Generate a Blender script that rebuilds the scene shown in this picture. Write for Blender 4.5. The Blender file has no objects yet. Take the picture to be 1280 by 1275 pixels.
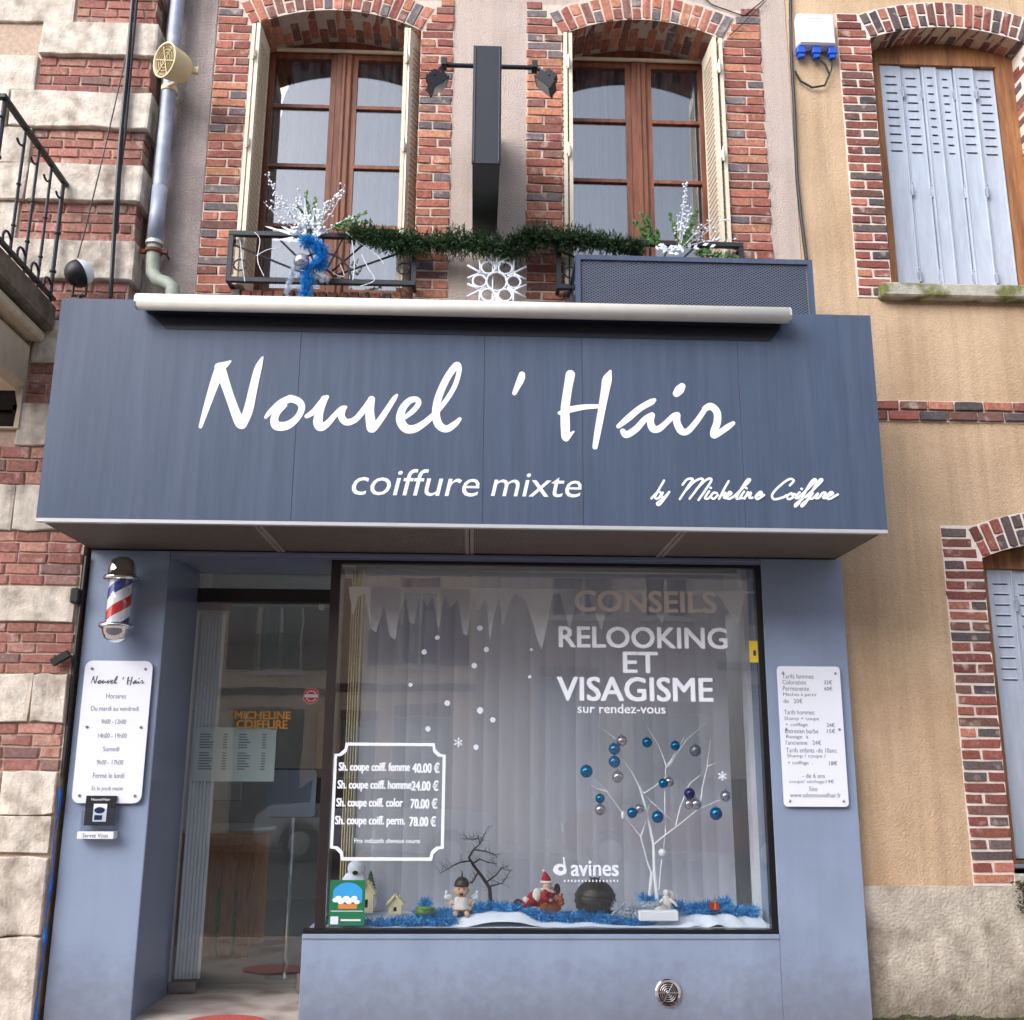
import bpy, bmesh, math, random
from mathutils import Vector, Matrix
rad = math.radians
random.seed(7)
SC = bpy.context.scene
COL = SC.collection

# ------------------------------------------------------------------ camera
CAMLOC = Vector((0.0, -7.2, 1.6))
PIT, YAW, ROL = rad(13.6448), rad(2.0506), rad(0.3615)
FPX = 1300.0
FW = Vector((math.sin(YAW)*math.cos(PIT), math.cos(YAW)*math.cos(PIT), math.sin(PIT)))
_r = Vector((math.cos(YAW), -math.sin(YAW), 0)); _u = _r.cross(FW)
RT = math.cos(ROL)*_r + math.sin(ROL)*_u
UP = -math.sin(ROL)*_r + math.cos(ROL)*_u
cam = bpy.data.objects.new('camera', bpy.data.cameras.new('camera')); COL.objects.link(cam)
cam.matrix_world = Matrix(((RT.x, UP.x, -FW.x, CAMLOC.x), (RT.y, UP.y, -FW.y, CAMLOC.y), (RT.z, UP.z, -FW.z, CAMLOC.z), (0, 0, 0, 1)))
cam.data.sensor_width = 36; cam.data.lens = 36*FPX/1280
cam.data.clip_start = 0.05; cam.data.clip_end = 500
SC.camera = cam
# ------------------------------------------------------------------ sky, sun, exposure
SUN_EL, SUN_AZ = rad(34), rad(226)      # azimuth measured from +Y clockwise: the sun stands behind the viewer
w = bpy.data.worlds.new('World'); SC.world = w; w.use_nodes = True
nt = w.node_tree; nt.nodes.clear()
sky = nt.nodes.new('ShaderNodeTexSky'); sky.sky_type = 'NISHITA'; sky.sun_disc = False
sky.sun_elevation = SUN_EL; sky.sun_rotation = SUN_AZ; sky.dust_density = 2.5; sky.air_density = 1.2
bw = nt.nodes.new('ShaderNodeRGBToBW'); mx = nt.nodes.new('ShaderNodeMixRGB'); mx.inputs[0].default_value = 0.68
tint = nt.nodes.new('ShaderNodeMixRGB'); tint.blend_type = 'MULTIPLY'; tint.inputs[0].default_value = 1; tint.inputs[2].default_value = (.93, .97, 1.12, 1)
bg = nt.nodes.new('ShaderNodeBackground'); bg.inputs[1].default_value = 0.15
wo = nt.nodes.new('ShaderNodeOutputWorld')
L = nt.links.new
L(sky.outputs[0], bw.inputs[0]); L(sky.outputs[0], mx.inputs[1]); L(bw.outputs[0], tint.inputs[1]); L(tint.outputs[0], mx.inputs[2])
L(mx.outputs[0], bg.inputs[0]); L(bg.outputs[0], wo.inputs[0])
sd = bpy.data.lights.new('sun', 'SUN'); sd.energy = 1.1; sd.angle = rad(56); sd.color = (1, .975, .94)
so = bpy.data.objects.new('sun', sd); COL.objects.link(so)
sv = Vector((math.sin(SUN_AZ)*math.cos(SUN_EL), math.cos(SUN_AZ)*math.cos(SUN_EL), math.sin(SUN_EL)))
so.rotation_euler = sv.to_track_quat('Z', 'Y').to_euler(); so.location = (0, -5, 20)
SC.view_settings.view_transform = 'Standard'; SC.view_settings.look = 'None'
SC.view_settings.gamma = 1; SC.view_settings.use_curve_mapping = False
SC.view_settings.exposure = 1.2

# ------------------------------------------------------------------ helpers
def at(px, py, Y=0.0):
    "point of the plane Y=const seen at pixel px,py of the photograph -> X, Z"
    d = (px-640)*RT - (py-637.5)*UP + FPX*FW
    q = CAMLOC + d*((Y-CAMLOC.y)/d.y)
    return q.x, q.z
def P3(px, py, Y): x, z = at(px, py, Y); return Vector((x, Y, z))
def S(r, g, b, k=1.0):
    f = lambda c: ((c/255+.055)/1.055)**2.4 if c > 10 else c/255/12.92
    return (f(r)*k, f(g)*k, f(b)*k, 1)
def mesh_from(bm, name, mats, smooth=False):
    me = bpy.data.meshes.new(name); bm.to_mesh(me); bm.free()
    for m in (mats if isinstance(mats, (list, tuple)) else [mats]): me.materials.append(m)
    if smooth:
        for p in me.polygons: p.use_smooth = True
    return me
def link(name, me, parent=None):
    o = bpy.data.objects.new(name, me); COL.objects.link(o)
    if parent is not None: setpar(o, parent)
    return o
def setpar(o, parent):
    o.parent = parent
    t = Vector((0, 0, 0)); p = parent
    while p is not None: t = t + p.location; p = None if p.parent is None else p.parent
    # parents are only ever an Empty at loc or meshes at the world origin under it
    root = parent
    while root.parent is not None: root = root.parent
    o.matrix_parent_inverse = Matrix.Translation(-root.location) if parent is root else Matrix.Identity(4)
def obj(name, bm, mats, parent=None, smooth=False): return link(name, mesh_from(bm, name, mats, smooth), parent)
def tag(o, label, cat, group=None):
    o['label'] = label; o['category'] = cat
    if group: o['group'] = group
    return o
def thing(name, label, cat, loc=(0, 0, 0), group=None):
    o = bpy.data.objects.new(name, None); COL.objects.link(o); o.location = loc; o.empty_display_size = .1
    return tag(o, label, cat, group)
def structure(o): o['kind'] = 'structure'; return o
def stuff(o): o['kind'] = 'stuff'; return o
def BM(): return bmesh.new()
def box(bm, x0, x1, y0, y1, z0, z1, bev=0, mi=0, seg=1):
    n = set(bm.verts) if bev else None
    r = bmesh.ops.create_cube(bm, size=1)
    vs = r['verts']
    for v in vs: v.co = Vector(((x0+x1)/2+v.co.x*(x1-x0), (y0+y1)/2+v.co.y*(y1-y0), (z0+z1)/2+v.co.z*(z1-z0)))
    fs = {f for v in vs for f in v.link_faces}
    for f in fs: f.material_index = mi
    if bev: bmesh.ops.bevel(bm, geom=list({e for v in vs for e in v.link_edges}), offset=bev, segments=seg, affect='EDGES', profile=.6)
    return vs
def obox(bm, c, ax, ay, az, sx, sy, sz, mi=0):
    "box with centre and three axis vectors"
    vs = bmesh.ops.create_cube(bm, size=1)['verts']
    for v in vs: v.co = Vector(c)+ax*v.co.x*sx+ay*v.co.y*sy+az*v.co.z*sz
    for f in {f for v in vs for f in v.link_faces}: f.material_index = mi
def tube(bm, pts, r, seg=8, mi=0, cap=True):
    pts = [Vector(p) for p in pts]; n = len(pts)
    rs = list(r) if isinstance(r, (list, tuple)) else [r]*n
    rings = []; up = None
    for i, p in enumerate(pts):
        d = (pts[min(i+1, n-1)]-pts[max(i-1, 0)])
        d = d.normalized() if d.length > 1e-9 else Vector((0, 0, 1))
        if up is None: up = d.orthogonal().normalized()
        a = (up-d*up.dot(d)); a = a.normalized() if a.length > 1e-6 else d.orthogonal().normalized(); up = a
        b = d.cross(a)
        rings.append([bm.verts.new(p+(a*math.cos(t)+b*math.sin(t))*rs[i]) for t in [2*math.pi*k/seg for k in range(seg)]])
    for i in range(n-1):
        for k in range(seg):
            f = bm.faces.new((rings[i][k], rings[i][(k+1) % seg], rings[i+1][(k+1) % seg], rings[i+1][k])); f.material_index = mi
    if cap:
        for rg in (rings[0][::-1], rings[-1]):
            f = bm.faces.new(rg); f.material_index = mi
def lathe(bm, prof, c, axis=(0, 0, 1), seg=24, mi=0, cap=True):
    "profile = list of (radius, height along the axis)"
    ax = Vector(axis).normalized(); a = ax.orthogonal().normalized(); b = ax.cross(a); c = Vector(c)
    rings = []
    for r, h in prof:
        rings.append([bm.verts.new(c+ax*h+(a*math.cos(t)+b*math.sin(t))*max(r, 1e-4)) for t in [2*math.pi*k/seg for k in range(seg)]])
    for i in range(len(rings)-1):
        for k in range(seg):
            f = bm.faces.new((rings[i][k], rings[i][(k+1) % seg], rings[i+1][(k+1) % seg], rings[i+1][k])); f.material_index = mi
    for rg in ((rings[0][::-1], rings[-1]) if cap else ()):
        f = bm.faces.new(rg); f.material_index = mi
def ball(bm, c, r, seg=12, mi=0, sc=(1, 1, 1)):
    vs = bmesh.ops.create_uvsphere(bm, u_segments=seg, v_segments=max(6, seg*2//3), radius=r)['verts']
    for v in vs: v.co = Vector(c)+Vector((v.co.x*sc[0], v.co.y*sc[1], v.co.z*sc[2]))
    for f in {f for v in vs for f in v.link_faces}: f.material_index = mi; f.smooth = True
def quad(bm, p, q, r, s, mi=0):
    f = bm.faces.new([bm.verts.new(v) for v in (p, q, r, s)]); f.material_index = mi
def plate(bm, outer, holes, y0, y1, mi=0):
    "polygon in X,Z with holes, from y0 (front) to y1 (back)"
    es = []
    for loop in [outer]+holes:
        vs = [bm.verts.new((x, y0, z)) for x, z in loop]
        es += [bm.edges.new((vs[i], vs[(i+1) % len(vs)])) for i in range(len(vs))]
    g = bmesh.ops.triangle_fill(bm, use_beauty=True, edges=es)['geom']
    fs = [f for f in g if isinstance(f, bmesh.types.BMFace)]
    for f in fs:
        f.material_index = mi
        f.normal_update()
        if f.normal.y > 0: f.normal_flip()
    r = bmesh.ops.extrude_face_region(bm, geom=fs)['geom']
    for v in r:
        if isinstance(v, bmesh.types.BMVert): v.co.y = y1
    for f in r:
        if isinstance(f, bmesh.types.BMFace): f.material_index = mi
    bmesh.ops.recalc_face_normals(bm, faces=bm.faces[:])
def arcpts(x0, x1, zc, rise, n=14):
    a = (x1-x0)/2; R = (a*a+rise*rise)/(2*rise); cx = (x0+x1)/2; cz = zc+rise-R
    t0 = math.asin(a/R)
    return [(cx+R*math.sin(t), cz+R*math.cos(t)) for t in [-t0+2*t0*i/n for i in range(n+1)]], cx, cz, R, t0
def rrect(x0, x1, z0, z1, r, n=5):
    o = []
    for cx, cz, a in ((x1-r, z1-r, 0), (x0+r, z1-r, 90), (x0+r, z0+r, 180), (x1-r, z0+r, 270)):
        for i in range(n+1):
            t = rad(a+90*i/n); o.append((cx+r*math.cos(t), cz+r*math.sin(t)))
    return o

# ------------------------------------------------------------------ materials
def mat(name, col, rough=.6, metal=0, var=.12, vs=6, bump=.0, bs=60, col2=None, c2s=2.0, c2t=(.45, .6), stretch=None, spec=.5, objcol=False, coat=0, trans=None, bd=.01, streak=0, foot=None):
    m = bpy.data.materials.new(name); m.use_nodes = True; t = m.node_tree; N = t.nodes; K = t.links.new
    b = N['Principled BSDF']; b.inputs['Roughness'].default_value = rough; b.inputs['Metallic'].default_value = metal
    b.inputs['Specular IOR Level'].default_value = spec
    if coat: b.inputs['Coat Weight'].default_value = coat; b.inputs['Coat Roughness'].default_value = .1
    geo = N.new('ShaderNodeNewGeometry'); mp = N.new('ShaderNodeMapping'); K(geo.outputs['Position'], mp.inputs[0])
    if stretch: mp.inputs['Scale'].default_value = stretch
    if objcol:
        oi = N.new('ShaderNodeObjectInfo'); src = oi.outputs['Color']
    else:
        rg = N.new('ShaderNodeRGB'); rg.outputs[0].default_value = col; src = rg.outputs[0]
    if col2:
        n2 = N.new('ShaderNodeTexNoise'); n2.inputs['Scale'].default_value = c2s; n2.inputs['Detail'].default_value = 6; K(mp.outputs[0], n2.inputs[0])
        mr = N.new('ShaderNodeMapRange'); mr.inputs[1].default_value = c2t[0]; mr.inputs[2].default_value = c2t[1]; K(n2.outputs[0], mr.inputs[0])
        mc = N.new('ShaderNodeMixRGB'); K(mr.outputs[0], mc.inputs[0]); K(src, mc.inputs[1]); mc.inputs[2].default_value = col2; src = mc.outputs[0]
    if var:
        n1 = N.new('ShaderNodeTexNoise'); n1.inputs['Scale'].default_value = vs; n1.inputs['Detail'].default_value = 8; n1.inputs['Roughness'].default_value = .65; K(mp.outputs[0], n1.inputs[0])
        m1 = N.new('ShaderNodeMapRange'); m1.inputs[1].default_value = .3; m1.inputs[2].default_value = .7; m1.inputs[3].default_value = 1-var; m1.inputs[4].default_value = 1+var; K(n1.outputs[0], m1.inputs[0])
        mu = N.new('ShaderNodeVectorMath'); mu.operation = 'SCALE'; K(src, mu.inputs[0]); K(m1.outputs[0], mu.inputs['Scale']); src = mu.outputs[0]
    if streak:      # rain streaks: noise drawn out along the vertical
        m4 = N.new('ShaderNodeMapping'); m4.inputs['Scale'].default_value = (9, 9, .45); K(geo.outputs['Position'], m4.inputs[0])
        n4 = N.new('ShaderNodeTexNoise'); n4.inputs['Scale'].default_value = 1.6; n4.inputs['Detail'].default_value = 7; K(m4.outputs[0], n4.inputs[0])
        r4 = N.new('ShaderNodeMapRange'); r4.inputs[1].default_value = .42; r4.inputs[2].default_value = .72; r4.inputs[3].default_value = 1; r4.inputs[4].default_value = 1-streak; K(n4.outputs[0], r4.inputs[0])
        v4 = N.new('ShaderNodeVectorMath'); v4.operation = 'SCALE'; K(src, v4.inputs[0]); K(r4.outputs[0], v4.inputs['Scale']); src = v4.outputs[0]
    if foot:        # splash dirt near the pavement
        sp = N.new('ShaderNodeSeparateXYZ'); K(geo.outputs['Position'], sp.inputs[0]); n5 = N.new('ShaderNodeTexNoise'); n5.inputs['Scale'].default_value = 14; n5.inputs['Detail'].default_value = 8; K(geo.outputs['Position'], n5.inputs[0])
        a5 = N.new('ShaderNodeMath'); a5.operation = 'MULTIPLY_ADD'; K(n5.outputs[0], a5.inputs[0]); a5.inputs[1].default_value = -.45; K(sp.outputs[2], a5.inputs[2])
        r5 = N.new('ShaderNodeMapRange'); r5.inputs[1].default_value = -.2; r5.inputs[2].default_value = .18; r5.inputs[3].default_value = .6; r5.inputs[4].default_value = 0; K(a5.outputs[0], r5.inputs[0])
        x5 = N.new('ShaderNodeMixRGB'); K(r5.outputs[0], x5.inputs[0]); K(src, x5.inputs[1]); x5.inputs[2].default_value = foot; src = x5.outputs[0]
    K(src, b.inputs['Base Color'])
    if bump:
        n3 = N.new('ShaderNodeTexNoise'); n3.inputs['Scale'].default_value = bs; n3.inputs['Detail'].default_value = 5; K(geo.outputs['Position'], n3.inputs[0])
        bp = N.new('ShaderNodeBump'); bp.inputs['Strength'].default_value = bump; bp.inputs['Distance'].default_value = bd; K(n3.outputs[0], bp.inputs['Height']); K(bp.outputs[0], b.inputs['Normal'])
    if trans:
        tr = N.new('ShaderNodeBsdfTransparent'); ms = N.new('ShaderNodeMixShader'); ms.inputs[0].default_value = trans
        K(b.outputs[0], ms.inputs[1]); K(tr.outputs[0], ms.inputs[2]); K(ms.outputs[0], N['Material Output'].inputs[0])
    return m
def glass(name, ior=1.7, tintc=(.99, 1, .995, 1), rough=0.0):
    m = bpy.data.materials.new(name); m.use_nodes = True; t = m.node_tree; N = t.nodes; K = t.links.new
    N.remove(N['Principled BSDF'])
    fr = N.new('ShaderNodeFresnel'); g0 = N.new('ShaderNodeNewGeometry'); mi_ = N.new('ShaderNodeMapRange')
    mi_.inputs[3].default_value = ior; mi_.inputs[4].default_value = 1/ior; K(g0.outputs['Backfacing'], mi_.inputs[0]); K(mi_.outputs[0], fr.inputs[0])   # same reflectance on both faces of the thin pane
    tr = N.new('ShaderNodeBsdfTransparent'); tr.inputs[0].default_value = tintc
    gl = N.new('ShaderNodeBsdfGlossy'); gl.inputs['Roughness'].default_value = rough
    ms = N.new('ShaderNodeMixShader'); K(fr.outputs[0], ms.inputs[0]); K(tr.outputs[0], ms.inputs[1]); K(gl.outputs[0], ms.inputs[2]); K(ms.outputs[0], N['Material Output'].inputs[0])
    nz = N.new('ShaderNodeTexNoise'); nz.inputs['Scale'].default_value = 2.2; bp = N.new('ShaderNodeBump'); bp.inputs['Strength'].default_value = .06; bp.inputs['Distance'].default_value = .01
    ge = N.new('ShaderNodeNewGeometry'); K(ge.outputs['Position'], nz.inputs[0]); K(nz.outputs[0], bp.inputs['Height']); K(bp.outputs[0], gl.inputs['Normal'])
    return m
M = dict(
 brick=mat('brick_clay', (1, 1, 1, 1), .85, var=.35, vs=45, bump=.6, bs=120, objcol=True, col2=S(205, 180, 165), c2s=11, c2t=(.58, .82), spec=.2),
 stone=mat('limestone', (1, 1, 1, 1), .9, var=.26, vs=11, bump=.55, bs=60, objcol=True, col2=S(140, 124, 108), c2s=6, c2t=(.46, .78), spec=.2, bd=.012, streak=.2),
 mortar=mat('lime_mortar', S(214, 196, 180), .95, var=.15, vs=30, bump=.6, bs=140, spec=.1),
 mortar_w=mat('pale_mortar', S(232, 218, 205), .95, var=.1, vs=30, bump=.6, bs=140, spec=.1),
 mortar_o=mat('old_mortar', S(196, 172, 152), .95, var=.2, vs=30, bump=.6, bs=140, spec=.1),
 rough=mat('pink_roughcast', S(205, 188, 176), .95, var=.1, vs=90, bump=1, bs=95, col2=S(182, 165, 155), c2s=1.4, c2t=(.5, .8), spec=.1, bd=.016, streak=.12),
 roughg=mat('grey_roughcast', S(184, 170, 164), .95, var=.14, vs=90, bump=1, bs=90, col2=S(150, 136, 130), c2s=2.2, c2t=(.45, .75), spec=.1, bd=.018, streak=.2),
 tan=mat('ochre_roughcast', S(209, 180, 148), .95, var=.13, vs=75, bump=.6, bs=95, col2=S(186, 156, 124), c2s=1.3, c2t=(.42, .72), spec=.1, bd=.02, streak=.16),
 plinth=mat('grey_cement', S(194, 184, 168), .95, var=.2, vs=9, bump=.8, bs=55, col2=S(136, 124, 108), c2s=3.2, c2t=(.5, .7), spec=.1, bd=.015, streak=.15, foot=S(86, 78, 62)),
 fascia=mat('fascia_paint', S(74, 87, 108), .42, var=.09, vs=3.0, stretch=(14, 14, .7), col2=S(84, 94, 114), c2s=1.1, c2t=(.45, .85), spec=.4, streak=.14),
 paint=mat('shopfront_paint', S(143, 157, 180), .42, var=.05, vs=2, col2=S(136, 149, 172), c2s=1.5, spec=.5, streak=.05, foot=S(104, 106, 112)),
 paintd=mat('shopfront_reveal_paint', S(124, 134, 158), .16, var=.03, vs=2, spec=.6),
 alu=mat('light_aluminium', S(205, 205, 205), .35, .4, var=.04),
 cream=mat('awning_cream', S(232, 226, 214), .35, var=.04, vs=3, spec=.5, streak=.06),
 darkn=mat('dark_navy_metal_and_shade', S(28, 32, 44), .5, var=.1),
 soffit=mat('soffit_mesh', S(150, 138, 128), .6, .2, var=.1),
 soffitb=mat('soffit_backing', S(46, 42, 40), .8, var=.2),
 black=mat('black_metal', S(26, 26, 30), .45, var=.2, vs=20),
 iron=mat('wrought_iron', S(34, 36, 44), .5, var=.3, vs=30, bump=.2, bs=120),
 frame=mat('black_frame', S(22, 22, 25), .35, var=.1),
 framebr=mat('brown_black_frame', S(44, 36, 36), .35, var=.1),
 white=mat('white_lettering', S(245, 247, 252), .5, var=.0),
 whitet=mat('white_film', S(232, 236, 244), .6, var=0, trans=.12),
 whitef=mat('faded_film', S(236, 226, 218), .6, var=0, trans=.25),
 ice=mat('icicle_film', S(232, 232, 236), .7, var=0, trans=.42),
 wood=mat('brown_window_wood', S(134, 82, 56), .5, var=.3, vs=10, stretch=(6, 6, .6), bump=.1, col2=S(100, 56, 38), c2s=3, c2t=(.4, .7)),
 woodb=mat('weathered_wood', S(158, 108, 66), .7, var=.3, vs=10, stretch=(6, 6, .6), col2=S(120, 78, 48), c2s=3, c2t=(.4, .7)),
 beige=mat('beige_shutter_paint', S(226, 214, 190), .5, var=.06, vs=12, streak=.08),
 beiged=mat('beige_louvre', S(196, 180, 158), .6, var=.12, vs=60),
 shutw=mat('white_blue_shutter_paint', S(182, 191, 204), .55, var=.1, vs=7, col2=S(158, 160, 168), c2s=4, c2t=(.6, .85), stretch=(3, 3, .7), streak=.14),
 zinc=mat('zinc_pipe', S(150, 158, 172), .5, .15, var=.15, vs=10, col2=S(190, 195, 205), c2s=6, c2t=(.5, .8)),
 zincg=mat('greenish_pipe', S(150, 156, 140), .6, .1, var=.15, vs=14),
 rust=mat('rust', S(112, 70, 52), .9, var=.3, vs=40),
 creamp=mat('cream_plastic', S(222, 204, 160), .5, var=.05), creamd=mat('brown_grille', S(120, 98, 62), .7, var=.3, vs=50),
 whitep=mat('white_plastic', S(236, 240, 246), .4, var=.02), bluep=mat('blue_plastic', S(30, 84, 190), .45, var=.05),
 grass=mat('fir_needles', S(56, 84, 48), .7, var=.45, vs=25, col2=S(98, 130, 80), c2s=20, c2t=(.5, .7)),
 fern=mat('artificial_fern', S(88, 124, 66), .6, var=.35, vs=30, col2=S(130, 160, 100), c2s=20, c2t=(.55, .75)),
 snowm=mat('snow_wadding', S(232, 240, 252), .9, var=.05, bump=.4, bs=50),
 foilb=mat('blue_tinsel', S(40, 156, 222), .35, .1, var=.35, vs=60, col2=S(110, 200, 240), c2s=60, c2t=(.5, .65)),
 foilw=mat('white_tinsel', S(225, 232, 240), .3, .2, var=.1, vs=60),
 bbblue=mat('blue_bauble', S(0, 118, 168), .12, .65, var=0), bbnavy=mat('navy_bauble', S(42, 62, 120), .2, .6, var=0),
 bbsil=mat('silver_bauble', S(186, 184, 194), .22, .75, var=0), bbgrey=mat('grey_bauble', S(128, 136, 146), .4, .6, var=0),
 bbwh=mat('white_bauble', S(238, 240, 244), .3, var=0),
 chrome=mat('chrome', S(225, 225, 228), .08, 1, var=0), steel=mat('brushed_steel', S(176, 170, 166), .3, .9, var=.05),
 red=mat('barber_red', S(206, 40, 40), .25, var=0, coat=.5), blue=mat('barber_blue', S(40, 62, 148), .25, var=0, coat=.5), whitec=mat('barber_white', S(238, 240, 246), .25, var=0, coat=.5),
 gold=mat('gold_film', S(214, 152, 60), .4, .3, var=0), redf=mat('red_film', S(214, 60, 50), .5, var=0), yellowf=mat('yellow_film', S(232, 200, 60), .5, var=0),
 greenf=mat('green_card', S(36, 112, 76), .4, var=.03), bluef=mat('blue_picture', S(60, 160, 220), .4, var=.1), orangef=mat('orange_picture', S(214, 130, 60), .5, var=.1),
 acry=mat('white_acrylic', S(238, 240, 248), .2, var=0, coat=.3), ink=mat('dark_ink', S(70, 72, 78), .6, var=0), inkl=mat('grey_ink', S(130, 134, 144), .6, var=0),
 paper=mat('paper', S(214, 222, 222), .7, var=.02), blind=mat('blind_fabric', S(240, 240, 246), .75, var=.03, vs=3, stretch=(8, 8, .5)),
 curtain=mat('sheer_curtain', S(172, 184, 216), .9, var=.05, vs=5),
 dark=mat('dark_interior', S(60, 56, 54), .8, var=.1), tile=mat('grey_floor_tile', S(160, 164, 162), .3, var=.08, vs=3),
 wallin=mat('salon_wall_paint', S(222, 218, 212), .8, var=.08), crate=mat('crate_wood', S(196, 134, 84), .7, var=.3, vs=8, stretch=(6, 6, .8)),
 screen=mat('grey_plastic', S(150, 160, 182), .4, var=.02), asphalt=mat('asphalt', S(92, 92, 94), .9, var=.2, vs=40, bump=.5, bs=150), pave=mat('pavement_slab', S(190, 176, 164), .9, var=.15, vs=12, bump=.4, bs=80, col2=S(150, 130, 120), c2s=3),
 redmat=mat('red_doormat', S(186, 84, 74), .95, var=.15, vs=80, bump=.6, bs=200), moss=mat('green_moss', S(72, 76, 44), .95, var=.4, vs=60, bump=1, bs=90, col2=S(60, 52, 40), c2s=14),
 sillm=mat('mossy_stone', S(176, 170, 156), .95, var=.25, vs=12, bump=.7, bs=60, col2=S(110, 112, 66), c2s=5, c2t=(.48, .6)),
 glass=glass('window_glass', 1.95), glassu=glass('upper_window_glass', 2.5), glassd=glass('door_glass', 1.85, (.94, .97, .96, 1)),
 darkstone=mat('dark_weathered_stone', S(120, 108, 92), .95, var=.35, vs=12, bump=.8, bs=50, col2=S(80, 74, 60), c2s=4), cstone=mat('cream_stone', S(226, 208, 180), .9, var=.12, vs=10, bump=.5, bs=60),
 meshgrey=mat('mesh_strands', S(112, 120, 140), .5, var=.1),
 twig=mat('dark_twig', S(44, 36, 36), .8, var=.2), skin=mat('doll_skin', S(222, 178, 150), .7, var=.05), redc=mat('red_cloth', S(170, 28, 34), .85, var=.15, vs=60), furw=mat('white_fur', S(235, 230, 224), .95, var=.1, vs=60, bump=.8, bs=160),
 brownf=mat('brown_fur', S(150, 82, 44), .9, var=.3, vs=60, bump=.8, bs=160), cotta=mat('cottage_cream', S(232, 220, 178), .7, var=.08), frog=mat('green_knit', S(108, 150, 70), .8, var=.25, vs=80), lantern=mat('dark_bronze', S(70, 64, 60), .45, .5, var=.3, vs=30),
 tyre=mat('tyre_rubber', S(28, 28, 30), .8, var=.1), carred=mat('red_car_paint', S(150, 24, 30), .25, var=0, coat=.8), carwh=mat('white_car_paint', S(225, 228, 232), .25, var=0, coat=.8), cargl=mat('dark_car_glass', S(24, 28, 32), .05, var=0, coat=.5), lampr=mat('lamp_red', S(180, 20, 20), .2, var=0),
 foam=mat('blue_foam_sheet', S(30, 100, 190), .6, var=.2, vs=20), roof=mat('slate_roof', S(92, 84, 84), .8, var=.2, vs=10),
 brownsh=mat('brown_shutters', S(92, 52, 44), .7, var=.15, vs=20), opptan=mat('opposite_render', S(238, 206, 170), .95, var=.12, vs=8), oppgrey=mat('opposite_brickwork', S(206, 188, 172), .95, var=.3, vs=14, stretch=(3, 3, 10)), oppwin=mat('opposite_window_glass', S(60, 66, 74), .08, var=.1),
 lens=mat('lamp_lens', S(200, 210, 216), .15, var=.05),
)
_m = M['blind']; _t = _m.node_tree; _b = _t.nodes['Principled BSDF']; _tr = _t.nodes.new('ShaderNodeBsdfTranslucent'); _tr.inputs[0].default_value = S(238, 240, 248); _ms = _t.nodes.new('ShaderNodeMixShader'); _ms.inputs[0].default_value = .15
_t.links.new(_b.outputs[0], _ms.inputs[1]); _t.links.new(_tr.outputs[0], _ms.inputs[2]); _t.links.new(_ms.outputs[0], _t.nodes['Material Output'].inputs[0])
# ------------------------------------------------------------------ text and brush lettering
DG = bpy.context.evaluated_depsgraph_get
def text(parent, s, x0, x1, z0, z1, y, m, shear=0, bold=0, name='lettering', keep=False, th=.0008, align=None):
    cu = bpy.data.curves.new('t', 'FONT'); cu.body = s; cu.size = 1; cu.extrude = .02; cu.shear = shear; cu.offset = min(bold, 0); cu.resolution_u = 3; cu.space_character = 1.0
    o = bpy.data.objects.new('t', cu); COL.objects.link(o); bpy.context.view_layer.update()
    me = bpy.data.meshes.new_from_object(o.evaluated_get(DG()))
    COL.objects.unlink(o); bpy.data.objects.remove(o)
    xs = [v.co.x for v in me.vertices]; ys = [v.co.y for v in me.vertices]
    a, b, c, d = min(xs), max(xs), min(ys), max(ys)
    sz = (z1-z0)/(d-c); sx = (x1-x0)/(b-a)
    for v in me.vertices: v.co = Vector((x0+(v.co.x-a)*sx, y-(v.co.z+.02)/.04*th, z0+(v.co.y-c)*sz))
    if bold > .005:      # a heavier weight: the outline repeated a hair to each side, every layer slightly proud of the last
        b = BM(); h = bold*sz
        for i, (dx, dz) in enumerate(((-1, -.6), (1, -.6), (-1, .6), (1, .6), (0, 0))):
            c = me.copy(); c.transform(Matrix.Translation((dx*h, -.0002*i, dz*h))); b.from_mesh(c); bpy.data.meshes.remove(c)
        b.to_mesh(me); b.free()
    me.materials.clear(); me.materials.append(m); me.name = name
    me.update()
    return link(name, me, parent)
def textpx(parent, s, p0, p1, y, m, **k):
    "text whose ink spans photo points p0 (top left) to p1 (bottom right) on the plane y"
    x0, z1 = at(p0[0], p0[1], y); x1, z0 = at(p1[0], p1[1], y)
    return text(parent, s, x0, x1, z0, z1, y, m, **k)
def catmull(pts, n=6):
    o = []; q = [pts[0]]+list(pts)+[pts[-1]]
    for i in range(1, len(q)-2):
        p0, p1, p2, p3 = q[i-1], q[i], q[i+1], q[i+2]
        for k in range(n):
            t = k/n
            o.append(tuple(.5*((2*p1[j])+(-p0[j]+p2[j])*t+(2*p0[j]-5*p1[j]+4*p2[j]-p3[j])*t*t+(-p0[j]+3*p1[j]-3*p2[j]+p3[j])*t**3) for j in range(3)))
    o.append(tuple(pts[-1])); return o
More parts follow.
